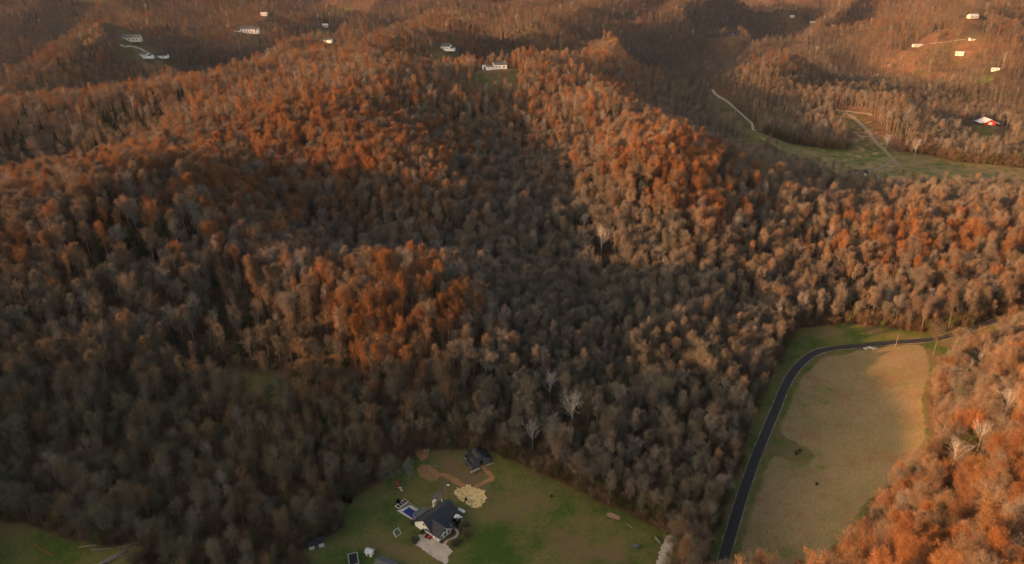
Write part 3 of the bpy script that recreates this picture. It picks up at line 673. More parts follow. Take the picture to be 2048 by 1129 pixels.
# local axes: x = u (to the far-left corner), y = -v  (v points to the right/back), so v = clockwise perpendicular
house = empty('farmhouse', (float(A_[0]), float(A_[1]), 1.1*S), ang, 'white farmhouse with dark cross-gabled roof beside the blue pool', 'house')
W = WU; Lh = 13.6; EV = 2.3; RH = 5.7; ru = W*.60; u0 = 3.3
V = lambda u, v, z: (u, -v, z)
def hp(name, mb, m, par=house): return mb.build(name, m, par)
mb = MB()
def wallprism(poly_uz, v0, v1):
    k = len(poly_uz); mb.add([V(u, v0, z) for u, z in poly_uz]+[V(u, v1, z) for u, z in poly_uz],
        [tuple(range(k)), tuple(range(k, 2*k))[::-1]]+[(i, k+i, k+(i+1)%k, (i+1)%k) for i in range(k)])
wallprism([(u0, -.3), (W, -.3), (W, EV), (ru, RH-.1), (u0, EV)], 0.0, Lh)
mb.add([V(-0.0, .02, -.3), V(-0.0, 6.3, -.3), V(-0.0, 6.3, EV), V(-0.0, 3.15, 4.65), V(-0.0, .02, EV), V(ru-1, .02, -.3), V(ru-1, 6.3, -.3), V(ru-1, 6.3, EV), V(ru-1, 3.15, 4.65), V(ru-1, .02, EV)],
       [(0,1,2,3,4), (9,8,7,6,5), (0,4,9,5), (1,6,7,2)])
hp('wall', mb, WHITE)
mb = MB()
sl_ = (RH-EV)/(ru-u0)
for a, b in (((ru, RH+.12), (u0-.9, EV+.12-sl_*.9)), ((ru, RH+.12), (W+.5, EV+.12-.4))):
    mb.slab([V(a[0], -.45, a[1]), V(b[0], -.45, b[1]), V(b[0], Lh+.45, b[1]), V(a[0], Lh+.45, a[1])], .2)
sw = (4.65-EV)/3.15
for s_, e in ((-1, -.5), (1, 6.8)):
    mb.slab([V(-.45, 3.15, 4.79), V(ru-.9, 3.15, 4.81), V(ru-.9, e, EV+.14-sw*.45), V(-.45, e, EV+.12-sw*.45)], .18)
hp('roof', mb, ROOF)
mb = MB(); mb.slab([V(u0-.9, 6.9, EV-.1), V(.6, 6.9, EV-.4), V(.6, Lh, EV-.4), V(u0-.9, Lh, EV-.1)], .14); hp('porch_roof', mb, ROOF)
mb = MB(); mb.box(V(2.0, 10.2, -.02), (3.0, 6.6, .3)); hp('porch_floor', mb, CONC)
for k in range(4):
    mb = MB(); mb.box(V(.85, 7.3+k*2.0, 1.1), (.2, .2, 2.15)); hp('porch_post', mb, TRIM)
mb = MB(); mb.box(V(.85, 12.0, .75), (.08, 2.2, .1)).box(V(.85, 12, .25), (.08, 2.2, .08))
for k in range(8): mb.box(V(.85, 11.0+k*.28, .5), (.05, .05, .5))
hp('railing', mb, TRIM)
# little gable over the porch end
mb = MB(); mb.slab([V(.2, 11.6, 3.1), V(2.6, 11.6, 3.3), V(2.6, 10.3, 2.5), V(.2, 10.3, 2.3)], .12); mb.slab([V(.2, 11.6, 3.1), V(2.6, 11.6, 3.3), V(2.6, 12.9, 2.5), V(.2, 12.9, 2.3)], .12); hp('porch_gable', mb, TRIM)
# side porch towards the pool
mb = MB(); mb.slab([V(W+.1, 1.6, 2.7), V(W+3.6, 2.2, 2.2), V(W+3.6, 7.4, 2.2), V(W+.1, 8.0, 2.7)], .16); hp('side_roof', mb, ROOFG)
for v_ in (2.5, 4.8, 7.1):
    mb = MB(); mb.box(V(W+3.3, v_, 1.0), (.18, .18, 2.1)); hp('porch_post', mb, TRIM)
def window(x, y, z, w_, h_, ax, par=house):
    f = MB(); t_ = .08
    if ax == 'u': f.box(V(x-.05, y, z), (.10, w_, h_))
    else: f.box(V(x, y-.05, z), (w_, .10, h_))
    fo = hp('window', f, TRIM, par); p = MB()
    if ax == 'u': p.box(V(x-.09, y, z), (.06, w_-.16, h_-.16))
    else: p.box(V(x, y-.09, z), (w_-.16, .06, h_-.16))
    hp('pane', p, GLASS, fo)
for v_ in (1.2, 3.15, 5.1): window(0, v_, 1.25, 1.0, 1.25, 'u')
window(0, 3.15, 3.1, .95, 1.05, 'u')
for u_, z_ in ((ru, 3.7),): window(u_, 0, z_, 1.0, 1.0, 'v')
mb = MB(); mb.box(V(5.9, -.06, 1.0), (2.6, .12, 2.0)); d_ = hp('garage_door', mb, TRIM)
mb = MB(); mb.box(V(1.5, -.05, .95), (1.0, .1, 1.9)); hp('door', mb, CREAM)
mb = MB(); mb.box(V(W-.6, 9.8, 2.7), (.9, 1.3, 5.8)); mb.box(V(W-.6, 9.8, 5.65), (1.1, 1.5, .12)); hp('chimney', mb, CREAM)
mb = MB(); mb.box(V(W-2.2, 12.2, 5.0), (.3, .3, 1.4)); hp('vent', mb, TRIM)
# side patio in red paving
P4 = [G(*HZ(*p)) for p in [(515,325),(640,248),(700,290),(590,372)]]
mb = MB(); mb.prism([p[:2] for p in P4], 1.1*S-.2, 1.1*S+.22); o = mb.build('patio', BRICK); tag(o, 'red paved patio tucked behind the white farmhouse beside its chimney', 'patio')
# pool
pc = [G(*HZ(*p)) for p in [(310,235),(452,318),(362,472),(108,322)]]
cx_, cy_ = [sum(p[i] for p in pc)/4 for i in (0, 1)]
pool = empty('swimming_pool', (cx_, cy_, 1.1*S), 0, 'rectangular pool under a dark blue cover with pale paved surround', 'swimming pool')
mb = MB(); mb.prism([(p[0]-cx_, p[1]-cy_) for p in pc], -.3, .16); mb.build('surround', PINK, pool)
wq = [G(*HZ(*p)) for p in [(288,268),(420,350),(362,452),(190,338)]]
mb = MB(); mb.prism([(p[0]-cx_, p[1]-cy_) for p in wq], .05, .19); mb.build('cover', POOLB, pool)
mb = MB()
for a, b in ((0, 1), (3, 0)):
    pa, pb = pc[a], pc[b]
    for k in range(9):
        f = k/8; mb.box((pa[0]+(pb[0]-pa[0])*f-cx_, pa[1]+(pb[1]-pa[1])*f-cy_, .6), (.07, .07, 1.0))
    mb.tube([(pa[0]-cx_, pa[1]-cy_, 1.1), (pb[0]-cx_, pb[1]-cy_, 1.1)], .04, 4); mb.tube([(pa[0]-cx_, pa[1]-cy_, .6), (pb[0]-cx_, pb[1]-cy_, .6)], .03, 4)
mb.build('fence', STEEL, pool)
# raised beds
qb = [G(*HZ(*p)) for p in [(75,258),(215,150),(290,190),(135,300)]]; bx_, by_ = [sum(p[i] for p in qb)/4 for i in (0, 1)]
bed = empty('raised_bed', (bx_, by_, 1.15*S), 0, 'pale framed planting boxes with four dark soil beds behind the pool', 'raised beds')
def lerp(a, b, f): return (a[0]+(b[0]-a[0])*f, a[1]+(b[1]-a[1])*f)
def quadpt(q, s_, t_): a = lerp(q[0], q[1], s_); b = lerp(q[3], q[2], s_); c_ = lerp(a, b, t_); return (c_[0]-bx_, c_[1]-by_)
mb = MB(); mb.prism([(p[0]-bx_, p[1]-by_) for p in qb], -.3, .42); mb.build('frame', PINK, bed)
for k in range(4):
    mb = MB(); mb.prism([quadpt(qb, .05+.24*k, .17), quadpt(qb, .05+.24*k+.18, .17), quadpt(qb, .05+.24*k+.18, .83), quadpt(qb, .05+.24*k, .83)], .2, .45); mb.build('soil', BLACK, bed)

def gabled(name, px, py, w_, d_, h_, rh, rz, wm, rm, label, cat='house', doors=(), wins=(), ov=.4, chim=None, group=None, wings=()):
    """gable roofed building: ridge along local x; local -y faces front"""
    x, y, z = G(px, py); e = empty(name, (x, y, z), rz, label, cat, group)
    def body(cx, cy, w, d, h, r):
        m_ = MB(); k = [(-d/2, -1.5), (d/2, -1.5), (d/2, h), (0, h+r-.05), (-d/2, h)]
        m_.add([(cx-w/2, cy+a, b) for a, b in k]+[(cx+w/2, cy+a, b) for a, b in k], [(4,3,2,1,0), (5,6,7,8,9)]+[(i, (i+1)%5, 5+(i+1)%5, 5+i) for i in range(5)])
        m_.build('wall', wm, e); q = MB(); t_ = r/(d/2)
        for s_ in (-1, 1): q.slab([(cx-w/2-ov, cy, h+r+.12), (cx+w/2+ov, cy, h+r+.12), (cx+w/2+ov, cy+s_*(d/2+ov), h+.12-t_*ov), (cx-w/2-ov, cy+s_*(d/2+ov), h+.12-t_*ov)], .15)
        q.build('roof', rm, e)
    body(0, 0, w_, d_, h_, rh)
    for a in wings: body(*a)
    for dx, dw, dh in doors:
        m_ = MB(); m_.box((dx, -d_/2-.04, dh/2-.1), (dw, .1, dh)); m_.build('door', CREAM if wm is not WHITE else DARKW, e)
    for dx, dz, ww, wh in wins:
        m_ = MB(); m_.box((dx, -d_/2-.03, dz), (ww, .08, wh)); f = m_.build('window', TRIM, e); m_ = MB(); m_.box((dx, -d_/2-.07, dz), (ww-.2, .06, wh-.2)); m_.build('pane', GLASS, f)
    if chim: m_ = MB(); m_.box((chim[0], chim[1], h_+rh), (.9, .9, 2.2)); m_.build('chimney', CREAM, e)
    return e
# old dark barn at the wood edge
Z7 = lambda a, b: (900+a/8.067, 880+b/8.067)
ba = np.array(G(*Z7(355,505))[:2]); bb = np.array(G(*Z7(650,352))[:2]); bw = float(np.linalg.norm(bb-ba)); bang = math.atan2(*(bb-ba)[::-1]); bz = float(H(*((ba+bb)/2)))
print('barn', bw)
barn = empty('barn', (float(ba[0]), float(ba[1]), bz), bang, 'weathered dark barn with open doorway and patched black roof at the lawn edge', 'barn')
D_ = 7.2
mb = MB(); prof = [(0, -.6), (bw, -.6), (bw, 2.7), (bw*.60, 5.4), (bw*.22, 3.3), (0, 2.5)]
o0, o1 = bw*.42, bw*.60
# front wall with doorway
mb.slab([(0, 0, -.6), (o0, 0, -.6), (o0, 0, 3.9), (bw*.22, 0, 3.2), (0, 0, 2.5)], .12); mb.slab([(o1, 0, -.6), (bw, 0, -.6), (bw, 0, 2.7), (o1, 0, 4.5)], .12)
mb.slab([(o0, 0, 2.7), (o1, 0, 2.7), (o1, 0, 4.5), (o0, 0, 3.9)], .12)
mb.slab([(0, D_, -.6), (bw, D_, -.6), (bw, D_, 2.7), (bw*.6, D_, 4.5), (0, D_, 2.5)], .12)
mb.box((.06, D_/2, .95), (.12, D_, 3.1)); mb.box((bw-.06, D_/2, 1.05), (.12, D_, 3.3)); mb.build('wall', DARKW, barn)
mb = MB()
mb.slab([(bw*.6, -.4, 4.75), (bw+.6, -.4, 2.6), (bw+.6, D_+.3, 2.6), (bw*.6, D_+.3, 4.75)], .1)
mb.slab([(bw*.6, -.4, 4.75), (bw*.2, -.4, 3.35), (bw*.2, D_+.3, 3.35), (bw*.6, D_+.3, 4.75)], .1)
mb.slab([(bw*.24, -.3, 3.2), (-.6, -.3, 2.3), (-.6, D_*.62, 2.3), (bw*.24, D_*.62, 3.2)], .1)
mb.build('roof', DARKR, barn)
for a, b, c_, d_ in ((.33, 1.0, .12, 5.0), (.46, 4.5, .05, 3.2), (.08, .4, .09, 3.6), (.80, 2.0, .05, 3.0)):
    def rz_(f): f_ = f; return 4.83-(f_-.6)*bw*(2.15/(bw*.4+.6)) if f_ > .6 else (4.83-(.6-f_)*bw*(1.4/(bw*.4)) if f_ > .22 else 3.28-(.24-f_)*bw*(.9/(bw*.24+.6)))
    mb = MB(); mb.slab([(bw*a, b, rz_(a)), (bw*(a+c_), b, rz_(a+c_)), (bw*(a+c_), b+d_, rz_(a+c_)), (bw*a, b+d_, rz_(a))], .03); mb.build('roof_patch', mat('worn_tin', (.06, .062, .07), .7, .3, .3, 2), barn)
mb = MB(); mb.box((-.9, D_*.5, .9), (.2, .2, 2.6)).box((-.9, 1, .9), (.2, .2, 2.6)); mb.build('post', DARKW, barn)
mb = MB(); mb.box((bw*.10, -1.3, .12), (4.2, 1.0, .45), .1).box((bw*.92, -1.0, .15), (4.0, .9, .5)); mb.build('foundation', GRAV, barn)

gabled('shed', 632, 1090, 5.2, 3.6, 2.0, .9, R(25), WHITE, DARKR, 'small shed with dark roof and white front at the lawn left edge', 'shed', doors=((0, 1.6, 1.8),))
gabled('shed', 740, 1110, 2.2, 2.0, 1.9, .7, R(-20), WHITE, METAL, 'tiny white garden shed near the bottom edge beside the black trampoline', 'shed', doors=((0, .8, 1.6),))
gabled('shed', 772, 1141, 6.5, 5.0, 2.4, 1.3, R(-25), CREAM, ROOFG, 'shed with blue grey roof cut by the bottom edge of the photo', 'shed')
gabled('shed', 1719, 350, 13, 8, 3.0, 2.0, R(-4), DARKW, DARKR, 'dark open shed at the near edge of the far meadow', 'shed', doors=((-2, 4, 2.6), (3.5, 3, 2.6)))
gabled('barn', 1973, 248, 18, 12, 3.6, 3.2, R(90-8), RED, METAL, 'red barn with shining white metal roof among orange trees', 'barn', doors=((0, 4, 3.4),), ov=1.2)
b2 = [o for o in bpy.data.objects if o.name == 'barn.001'][0]
m_ = MB(); m_.box((-9.08, 0, 1.7), (.14, 4.2, 3.8)); m_.build('door', CREAM, b2)
for s_ in (-1, 1): q = MB(); q.slab([(-10, s_*7.0, 3.0), (10, s_*7.0, 3.0), (10, s_*11.5, 2.2), (-10, s_*11.5, 2.2)], .2); q.build('side_roof', METAL, b2)
# far houses on the ridges
gabled('house', 1000, 137, 15, 9, 4.5, 2.6, R(8), WHITE, ROOFG, 'white ridge house with tall chimney above the centre wood', 'house', wins=((-5, 2, 1.6, 1.6), (-1.5, 2, 1.6, 1.6), (4, 2, 1.6, 1.6)), chim=(5, 0), wings=((-12, -1, 8, 7, 2.6, 1.2),))
gabled('garage', 972, 138, 8, 7, 2.8, 1.4, R(-6), WHITE, METAL, 'low white garage left of the white ridge house', 'garage', doors=((0, 4, 2.2),))
gabled('house', 893, 100, 14, 9, 5.0, 3.6, R(-20), WHITE, ROOFG, 'white steep gabled house on the ridge left of the centre', 'house', wins=((-4, 2.4, 1.6, 2), (0, 2.4, 1.6, 2), (4, 2.4, 1.6, 2)), wings=((9, 0, 7, 7, 2.8, 1.6),))
gabled('house', 497, 66, 26, 13, 7.5, 4.0, R(6), WHITE, ROOFG, 'large white mansion with grey roofs on the far ridge', 'house', wins=tuple((a, b, 2, 2) for a in (-9, -4.5, 0, 4.5, 9) for b in (2.2, 5.4)), wings=((-20, -2, 13, 9, 4.0, 2.6), (16, -2, 8, 15, 6.6, 3.6)), chim=(6, 1))
gabled('house', 265, 82, 26, 12, 5.2, 3.6, R(10), CREAM, ROOFG, 'grey roofed house on the far left hilltop above the green lawn', 'house', wins=tuple((a, 2.4, 2, 2) for a in (-8, -3, 3, 8)), wings=((-18, -3, 10, 8, 3.0, 2.0),))
gabled('house', 290, 115, 15, 9, 4.5, 3.4, R(-18), WHITE, ROOFG, 'white gabled house below the green hilltop lawn at upper left', 'house', wins=((-4, 2.3, 1.8, 1.8), (0, 2.3, 1.8, 1.8), (4, 2.3, 1.8, 1.8)), wings=((10, 0, 9, 7, 3, 1.8),))
gabled('house', 324, 115, 19, 9, 3.0, 2.4, R(4), WHITE, DARKR, 'long house with black roof, right neighbour of the white gabled house', 'house', wins=((-5, 1.6, 1.6, 1.4), (4, 1.6, 1.6, 1.4)))
gabled('house', 651, 54, 11.2, 7.2, 3.4, 2.5, R(3), CREAM, METAL, 'small white house far off left of the pale field', 'house', wins=((-3, 2, 1.6, 1.6), (3, 2, 1.6, 1.6)))
gabled('house', 672, 76, 12, 10, 7.0, 2.4, R(20), CREAM, ROOFG, 'tall cream house among trees below the small white house', 'house', wins=((-3, 2, 1.8, 2), (3, 2, 1.8, 2), (0, 5, 1.8, 2)))
gabled('house', 657, 84, 12, 8, 3.0, 2.2, R(-10), WHITE, ROOFG, 'low white house just left of the tall cream house', 'house', wins=((-3, 1.6, 1.6, 1.4), (3, 1.6, 1.6, 1.4)))
gabled('house', 1463, 72, 17.6, 8.0, 3.1, 2.2, R(4), CREAM, METAL, 'pale long farmhouse in orange trees at upper right of centre', 'house', wins=((-6, 2, 1.8, 1.6), (0, 2, 1.8, 1.6), (6, 2, 1.8, 1.6)))
gabled('barn', 1837, 93, 22.4, 8.0, 2.9, 1.4, R(0), CREAM, METAL, 'long low white barn on the far right slope', 'barn', doors=((-6, 3, 2.6), (6, 3, 2.6)))
gabled('house', 1919, 110, 13.6, 8.0, 3.4, 2.4, R(-35), CREAM, METAL, 'white house at an angle below the long low barn', 'house', wins=((-4, 2, 1.8, 1.6), (4, 2, 1.8, 1.6)))
gabled('house', 1945, 36, 17.6, 10.4, 3.8, 3.1, R(5), CREAM, METAL, 'white roofed farm building nearest the top right corner', 'house', wins=((-5, 2, 2, 1.8), (5, 2, 2, 1.8)))
gabled('house', 1945, 80, 11.2, 6.4, 2.5, 1.5, R(0), CREAM, ROOFG, 'low cream house right of the long white barn', 'house', wins=((-4, 1.8, 1.6, 1.4), (4, 1.8, 1.6, 1.4)))
gabled('house', 1584, 35, 12.0, 7.2, 3.4, 2.2, R(8), CREAM, METAL, 'lone white house far off at the top right of centre', 'house', wins=((-3, 2, 1.8, 1.6), (3, 2, 1.8, 1.6)))
gabled('house', 1626, 46, 17.6, 7.2, 2.9, 1.7, R(0), CREAM, METAL, 'long pale house right of the lone far white house', 'house', wins=((-5, 2, 1.8, 1.4), (5, 2, 1.8, 1.4)))
gabled('house', 1990, 142, 11.2, 6.4, 2.7, 1.7, R(-30), CREAM, METAL, 'small grey white house half hidden in dark trees above the red barn', 'house', wins=((-3, 1.8, 1.6, 1.4), (3, 1.8, 1.6, 1.4)))
gabled('house', 529, 31, 12.8, 8.0, 3.4, 2.2, R(0), CREAM, METAL, 'small white building above the mansion near the top edge', 'house', wins=((-4, 2, 1.8, 1.4), (4, 2, 1.8, 1.4)))

# ------------------------------------------------------------------ garden and field things
def pole(px, py, h_, label, lampy=False, arm=False, r_=.14, name='utility_pole', cat='pole'):
    x, y, z = G(px, py); e = empty(name, (x, y, z), 0, label, cat)
    m_ = MB(); m_.tube([(0, 0, -.5), (.05, 0, h_*.5), (0, .05, h_)], [r_, r_*.85, r_*.7], 7); m_.build('post', CHROME, e)
    if arm: m_ = MB(); m_.box((0, 0, h_-.7), (2.2, .12, .14), R(20)); m_.build('crossarm', CHROME, e)
    if lampy:
        m_ = MB(); m_.tube([(0, 0, h_-.3), (.9, -.2, h_+.05)], .05, 5); m_.build('arm', STEEL, e)
        m_ = MB(); m_.tube([(.7, -.15, h_+.05), (.75, -.2, h_+.22), (1.5, -.35, h_+.2), (1.6, -.36, h_+.05)], [.1, .24, .24, .08], 8); m_.build('lamp_head', TRIM, e)
    return e
pole(892, 1001, 7.6, 'pale lamp pole standing between the farmhouse and the straw patch', lampy=True, name='lamp_pole', cat='lamp pole')
pole(1791, 693, 7.5, 'tall wooden pole beside the road bend at the top of the field', arm=True)
pole(1598, 793, 4.2, 'short pale pole in the field near the road, middle of three', r_=.12)
pole(1527, 1009, 5.2, 'lean pale pole at the near left edge of the mown field', r_=.12)
pole(1672, 223, 8, 'small pole at the top end of the far hillside track', r_=.2)
# propane tank
x, y, z = at_ground(*HZ(1088, 345)); e = empty('propane_tank', (x, y, z), R(-38), 'white capsule shaped tank on the lawn right of the farmhouse', 'tank')
m_ = MB(); m_.tube([(-1.75, 0, .95), (-1.6, 0, .95), (-1.25, 0, .95), (1.25, 0, .95), (1.6, 0, .95), (1.75, 0, .95)], [.1, .42, .62, .62, .42, .1], 14); m_.build('body', TRIM, e)
for s_ in (-1, 1): m_ = MB(); m_.box((s_*.9, 0, .18), (.25, .9, .5)); m_.build('foot', CONC, e)
m_ = MB(); m_.tube([(0, 0, 1.5), (0, 0, 1.78)], .18, 8); m_.build('cap', STEEL, e)
# soccer goal
q = [G(*HZ(*p)) for p in [(55,665),(130,610),(172,660),(92,718)]]; gx_, gy_ = [sum(p[i] for p in q)/4 for i in (0, 1)]
e = empty('goal', (gx_, gy_, 1.0*S), 0, 'white framed goal lying on the lawn left of the driveway', 'goal'); L_ = [(p[0]-gx_, p[1]-gy_) for p in q]
m_ = MB(); m_.tube([(*L_[0], .1), (*L_[0], 1.3), (*L_[1], 1.3), (*L_[1], .1), (*L_[2], .12), (*L_[3], .12), (*L_[0], .1)], .09, 6); m_.tube([(*L_[0], 1.3), (*L_[3], .12)], .06, 5); m_.tube([(*L_[1], 1.3), (*L_[2], .12)], .06, 5); m_.build('frame', TRIM, e)
m_ = MB()
for k in range(1, 12):
    a = lerp(L_[0], L_[1], k/12); b = lerp(L_[3], L_[2], k/12); m_.tube([(*a, 1.28), (*b, .13)], .035, 3)
for k in range(1, 10):
    a = lerp(L_[0], L_[3], k/10); b = lerp(L_[1], L_[2], k/10); zz = 1.28-(1.15)*k/10; m_.tube([(*a, zz), (*b, zz)], .035, 3)
m_.build('net', GREENN, e)
# trampoline at the bottom edge
x, y, z = at_ground(707, 1122); e = empty('trampoline', (x, y, z), R(-72), 'black rectangular trampoline with grey rim near the bottom edge', 'trampoline')
m_ = MB(); m_.box((0, 0, .85), (5.0, 3.0, .06)); m_.build('mat', BLACK, e); m_ = MB()
for a, b, c_, d_ in ((0, 1.6, 5.6, .32), (0, -1.6, 5.6, .32), (2.65, 0, .32, 2.9), (-2.65, 0, .32, 2.9)): m_.box((a, b, .9), (c_, d_, .12))
m_.build('rim', STEEL, e)
for a in (-2.4, 2.4):
    for b in (-1.5, 1.5): m_ = MB(); m_.tube([(a, b, -.2), (a, b, .85)], .06, 6); m_.build('leg', STEEL, e)
# red garden tractor in front of the garage
x, y, z = at_ground(*HZ(580, 725)); e = empty('garden_tractor', (x, y, z+.04), R(-30), 'red garden tractor parked before the white farmhouse wall', 'tractor')
m_ = MB(); m_.box((.55, 0, .75), (1.3, .75, .5)); m_.box((-.5, 0, .6), (1.0, .95, .3)); m_.build('body', RED, e)
m_ = MB(); m_.box((-.5, 0, .9), (.5, .55, .15)); m_.box((-.78, 0, 1.15), (.12, .55, .5)); m_.build('seat', BLACK, e)
m_ = MB(); m_.tube([(.05, 0, .95), (-.12, 0, 1.3)], .03, 5); m_.tube([(-.1, -.2, 1.28), (-.1, .2, 1.28)], .03, 5); m_.build('steering_wheel', BLACK, e)
for a, b, r_ in ((.85, .5, .32), (.85, -.5, .32), (-.65, .6, .48), (-.65, -.6, .48)):
    m_ = MB(); m_.tube([(a, b-.13, r_), (a, b+.13, r_)], r_, 14); m_.build('wheel', BLACK, e)
# dark barrel on the straw
x, y, z = at_ground(932, 1001); e = empty('barrel', (x, y, z), 0, 'dark rusty barrel with a stub pipe standing on the pale straw patch', 'barrel')
m_ = MB(); m_.tube([(0, 0, 0), (0, 0, .1), (0, 0, .8), (0, 0, 1.0)], [.5, .54, .52, .48], 12); m_.build('drum', BLACK, e); m_ = MB(); m_.tube([(0, 0, .95), (-.12, .08, 1.9)], .13, 8); m_.build('pipe', BLACK, e)
# picnic table
def picnic(px, py, rz, label):
    x, y, z = G(px, py); e = empty('picnic_table', (x, y, z), rz, label, 'picnic table')
    m_ = MB()
    for k in range(4): m_.box((0, -.5+k*.33, .78), (2.3, .3, .07))
    m_.build('tabletop', DARKW, e)
    for s_ in (-1, 1): m_ = MB(); m_.box((0, s_*1.0, .45), (2.3, .34, .07)); m_.build('bench', DARKW, e)
    for s_ in (-1, 1): m_ = MB(); m_.tube([(s_*.85, -1.05, 0), (s_*.85, -.35, .76)], .07, 4); m_.tube([(s_*.85, 1.05, 0), (s_*.85, .35, .76)], .07, 4); m_.box((s_*.85, 0, .40), (.09, 2.1, .1)); m_.build('leg', DARKW, e)
picnic(1272, 1095, R(35), 'dark picnic table alone on the lawn near the gravel drive')
def log(px, py, L, r_, rz, label, m_=None, tilt=0):
    x, y, z = G(px, py); e = empty('fallen_log', (x, y, z), rz, label, 'log'); a = MB()
    a.tube([(-L/2, 0, r_*.8), (-L*.15, .12*r_, r_*.9), (L*.2, -.3*r_, r_*.85), (L/2, .2*r_, r_*.6+tilt)], [r_, r_*.95, r_*.75, r_*.5], 8); a.build('trunk', m_ or CHROME, e)
    b = MB(); b.tube([(L*.1, 0, r_), (L*.25, L*.08, r_*2.2), (L*.33, L*.15, r_*2.4)], [r_*.35, r_*.25, r_*.1], 5); b.tube([(-L*.1, 0, r_), (L*.02, -L*.1, r_*1.6)], [r_*.3, r_*.12], 5); b.build('branch', m_ or CHROME, e)
for a in [(185,1092,9,.28,R(12),'thin grey fallen log, top left of the log heap at lower left'), (205,1100,7,.35,R(8),'short pale fallen log below the thin one at lower left'),
          (235,1112,12,.45,R(48),'dark long fallen log slanting up right beside the corner lawn'), (222,1122,10,.4,R(40),'thick fallen log lowest in the heap at lower left'),
          (262,1090,8,.22,R(25),'thin fallen log at the right end of the heap at lower left'), (1316,1083,3.6,.35,R(-70),'short grey log on the lawn beside the gravel drive'),
          (1258,1052,3,.16,R(-55),'small orange stick lying on the lawn below the lumber pile'), (873,934,2.5,.25,R(-15),'grey log lying on the round dirt patch'),
          (905,929,2.8,.2,R(40),'reddish log between the dirt patch and the dark barn')]: log(*a)
x, y, z = at_ground(1228, 1033); e = empty('lumber_pile', (x, y, z), R(-28), 'stack of pale pink boards on the lawn against the wood edge', 'lumber')
for k in range(9): m_ = MB(); m_.box((random.uniform(-.5, .5), -1.0+(k % 4)*.55, .12+.2*(k//4)), (4.6, .35, .14), random.uniform(-.12, .12)); m_.build('board', mat('pink_boards', (.36, .24, .19), .9, .1, .3, 3), e)
def rocks(name, px, py, n_, r_, spread, m_, label, cat, flat=.6):
    x, y, z = G(px, py); a = MB(); rr = random.Random(int(px))
    for _ in range(n_):
        cx, cy = rr.gauss(0, spread), rr.gauss(0, spread*.6); s_ = r_*rr.uniform(.5, 1.2); vs = []
        for i in range(3):
            for j in range(7):
                t_ = 2*math.pi*j/7; q = [.9, 1.0, .45][i]*s_*rr.uniform(.8, 1.15); vs.append((cx+q*math.cos(t_), cy+q*math.sin(t_), [-.1, .35, .8][i]*s_*flat))
        a.add(vs, [(i*7+j, i*7+(j+1)%7, (i+1)*7+(j+1)%7, (i+1)*7+j) for i in range(2) for j in range(7)]+[tuple(14+j for j in range(7))])
    o = a.build(name, m_); o.location = (x, y, z); tag(o, label, cat); return o
rocks('rock_pile', 1742, 695, 16, .9, 1.9, ROCK, 'pale rock heap beside the road at the top of the field', 'rocks', .4)
rocks('rock_pile', 798, 978, 10, .5, 1.4, ROCK, 'pale stone heap under the trees left of the farmhouse', 'rocks')
rocks('rock_pile', 856, 901, 6, .5, 1.2, ROCK, 'whitish stones on bare dirt in the wood above the round dirt patch', 'rocks')
rocks('rubble', 908, 926, 8, .35, 1.3, RED, 'scattered red clutter between dirt patch and dark barn', 'rubble')
# red slide near the trees
x, y, z = at_ground(793, 968); e = empty('play_slide', (x, y, z), R(-60), 'small red play slide under the trees behind the pool', 'slide')
m_ = MB(); m_.slab([(-.1, -.4, 1.6), (2.4, -.4, .15), (2.4, .4, .15), (-.1, .4, 1.6)], .1); m_.build('chute', RED, e)
m_ = MB(); m_.tube([(-.1, -.4, 1.6), (-.7, -.4, 0)], .06, 5); m_.tube([(-.1, .4, 1.6), (-.7, .4, 0)], .06, 5)
for k in range(4): m_.box((-.2-.13*k, 0, 1.35-.35*k), (.08, .8, .06))
m_.build('ladder', RED, e)
# red hose lying on the corner lawn
hs = [G(*p) for p in [(70,1088),(78,1096),(92,1104),(104,1112),(112,1108)]]; m_ = MB(); m_.tube([(p[0], p[1], p[2]+.12) for p in hs], .11, 6); o = m_.build('hose', RED); tag(o, 'red hose lying across the green corner lawn at lower left', 'hose')
# bushes and brush
BUSHV = []
for i, (sd_, ht, rc) in enumerate(((21, 2.2, 1.5), (22, 2.6, 1.3))):
    tr, tw = make_tree(sd_, ht, rc, 'shrub', 2); tr2 = tr.mesh('stem', BK['obj']); 
    BUSHV.append((tr2, tw.mesh('crown', TW['obj'])))
def bush(px, py, s_, col, label, v=0, name='shrub'):
    x, y, z = G(px, py); put_tree(BUSHV[v][0], BUSHV[v][1], x, y, z, random.uniform(0, 6), s_, col, label, 'shrub', None, name)
bush(*HZ(1012,540), .95, [.05,.055,.04], 'almost black dense shrub at the porch corner of the farmhouse')
bush(*HZ(365,790), .65, [.45,.5,.3], 'pale shrub in a round bed at the left of the driveway')
bush(*HZ(495,665), .5, [.35,.42,.36], 'grey green shrub against the white farmhouse wall')
bush(*HZ(350,515), .5, [.6,.5,.4], 'light brown shrub at the pool corner of the farmhouse')
for i, (p, w_) in enumerate([((1160,560), 'uppermost'), ((1090,600), 'second from top'), ((1165,690), 'third from top'), ((1045,790), 'fourth from top'), ((970,850), 'lowest')]):
    bush(*HZ(*p), .62+.1*(i % 3), [.62, .58, .36], 'small pale shrub right of the mulch bed, %s of the five' % w_, i % 2)
bush(*HZ(130,205), .5, [.04,.05,.03], 'black shrub just behind the raised planting boxes')
bush(685, 1003, .8, [.05,.06,.045], 'black shrub at the upper left rim of the lawn')
bush(700, 1006, .55, [.06,.07,.05], 'smaller black shrub right of the large black shrub')
bush(1592, 909, .5, [.45,.48,.28], 'lone tangled brush clump on the green spot in the mown field', 1)
bush(1599, 903, .35, [.25,.28,.18], 'small dull brush right behind the lone clump in the field', 0)
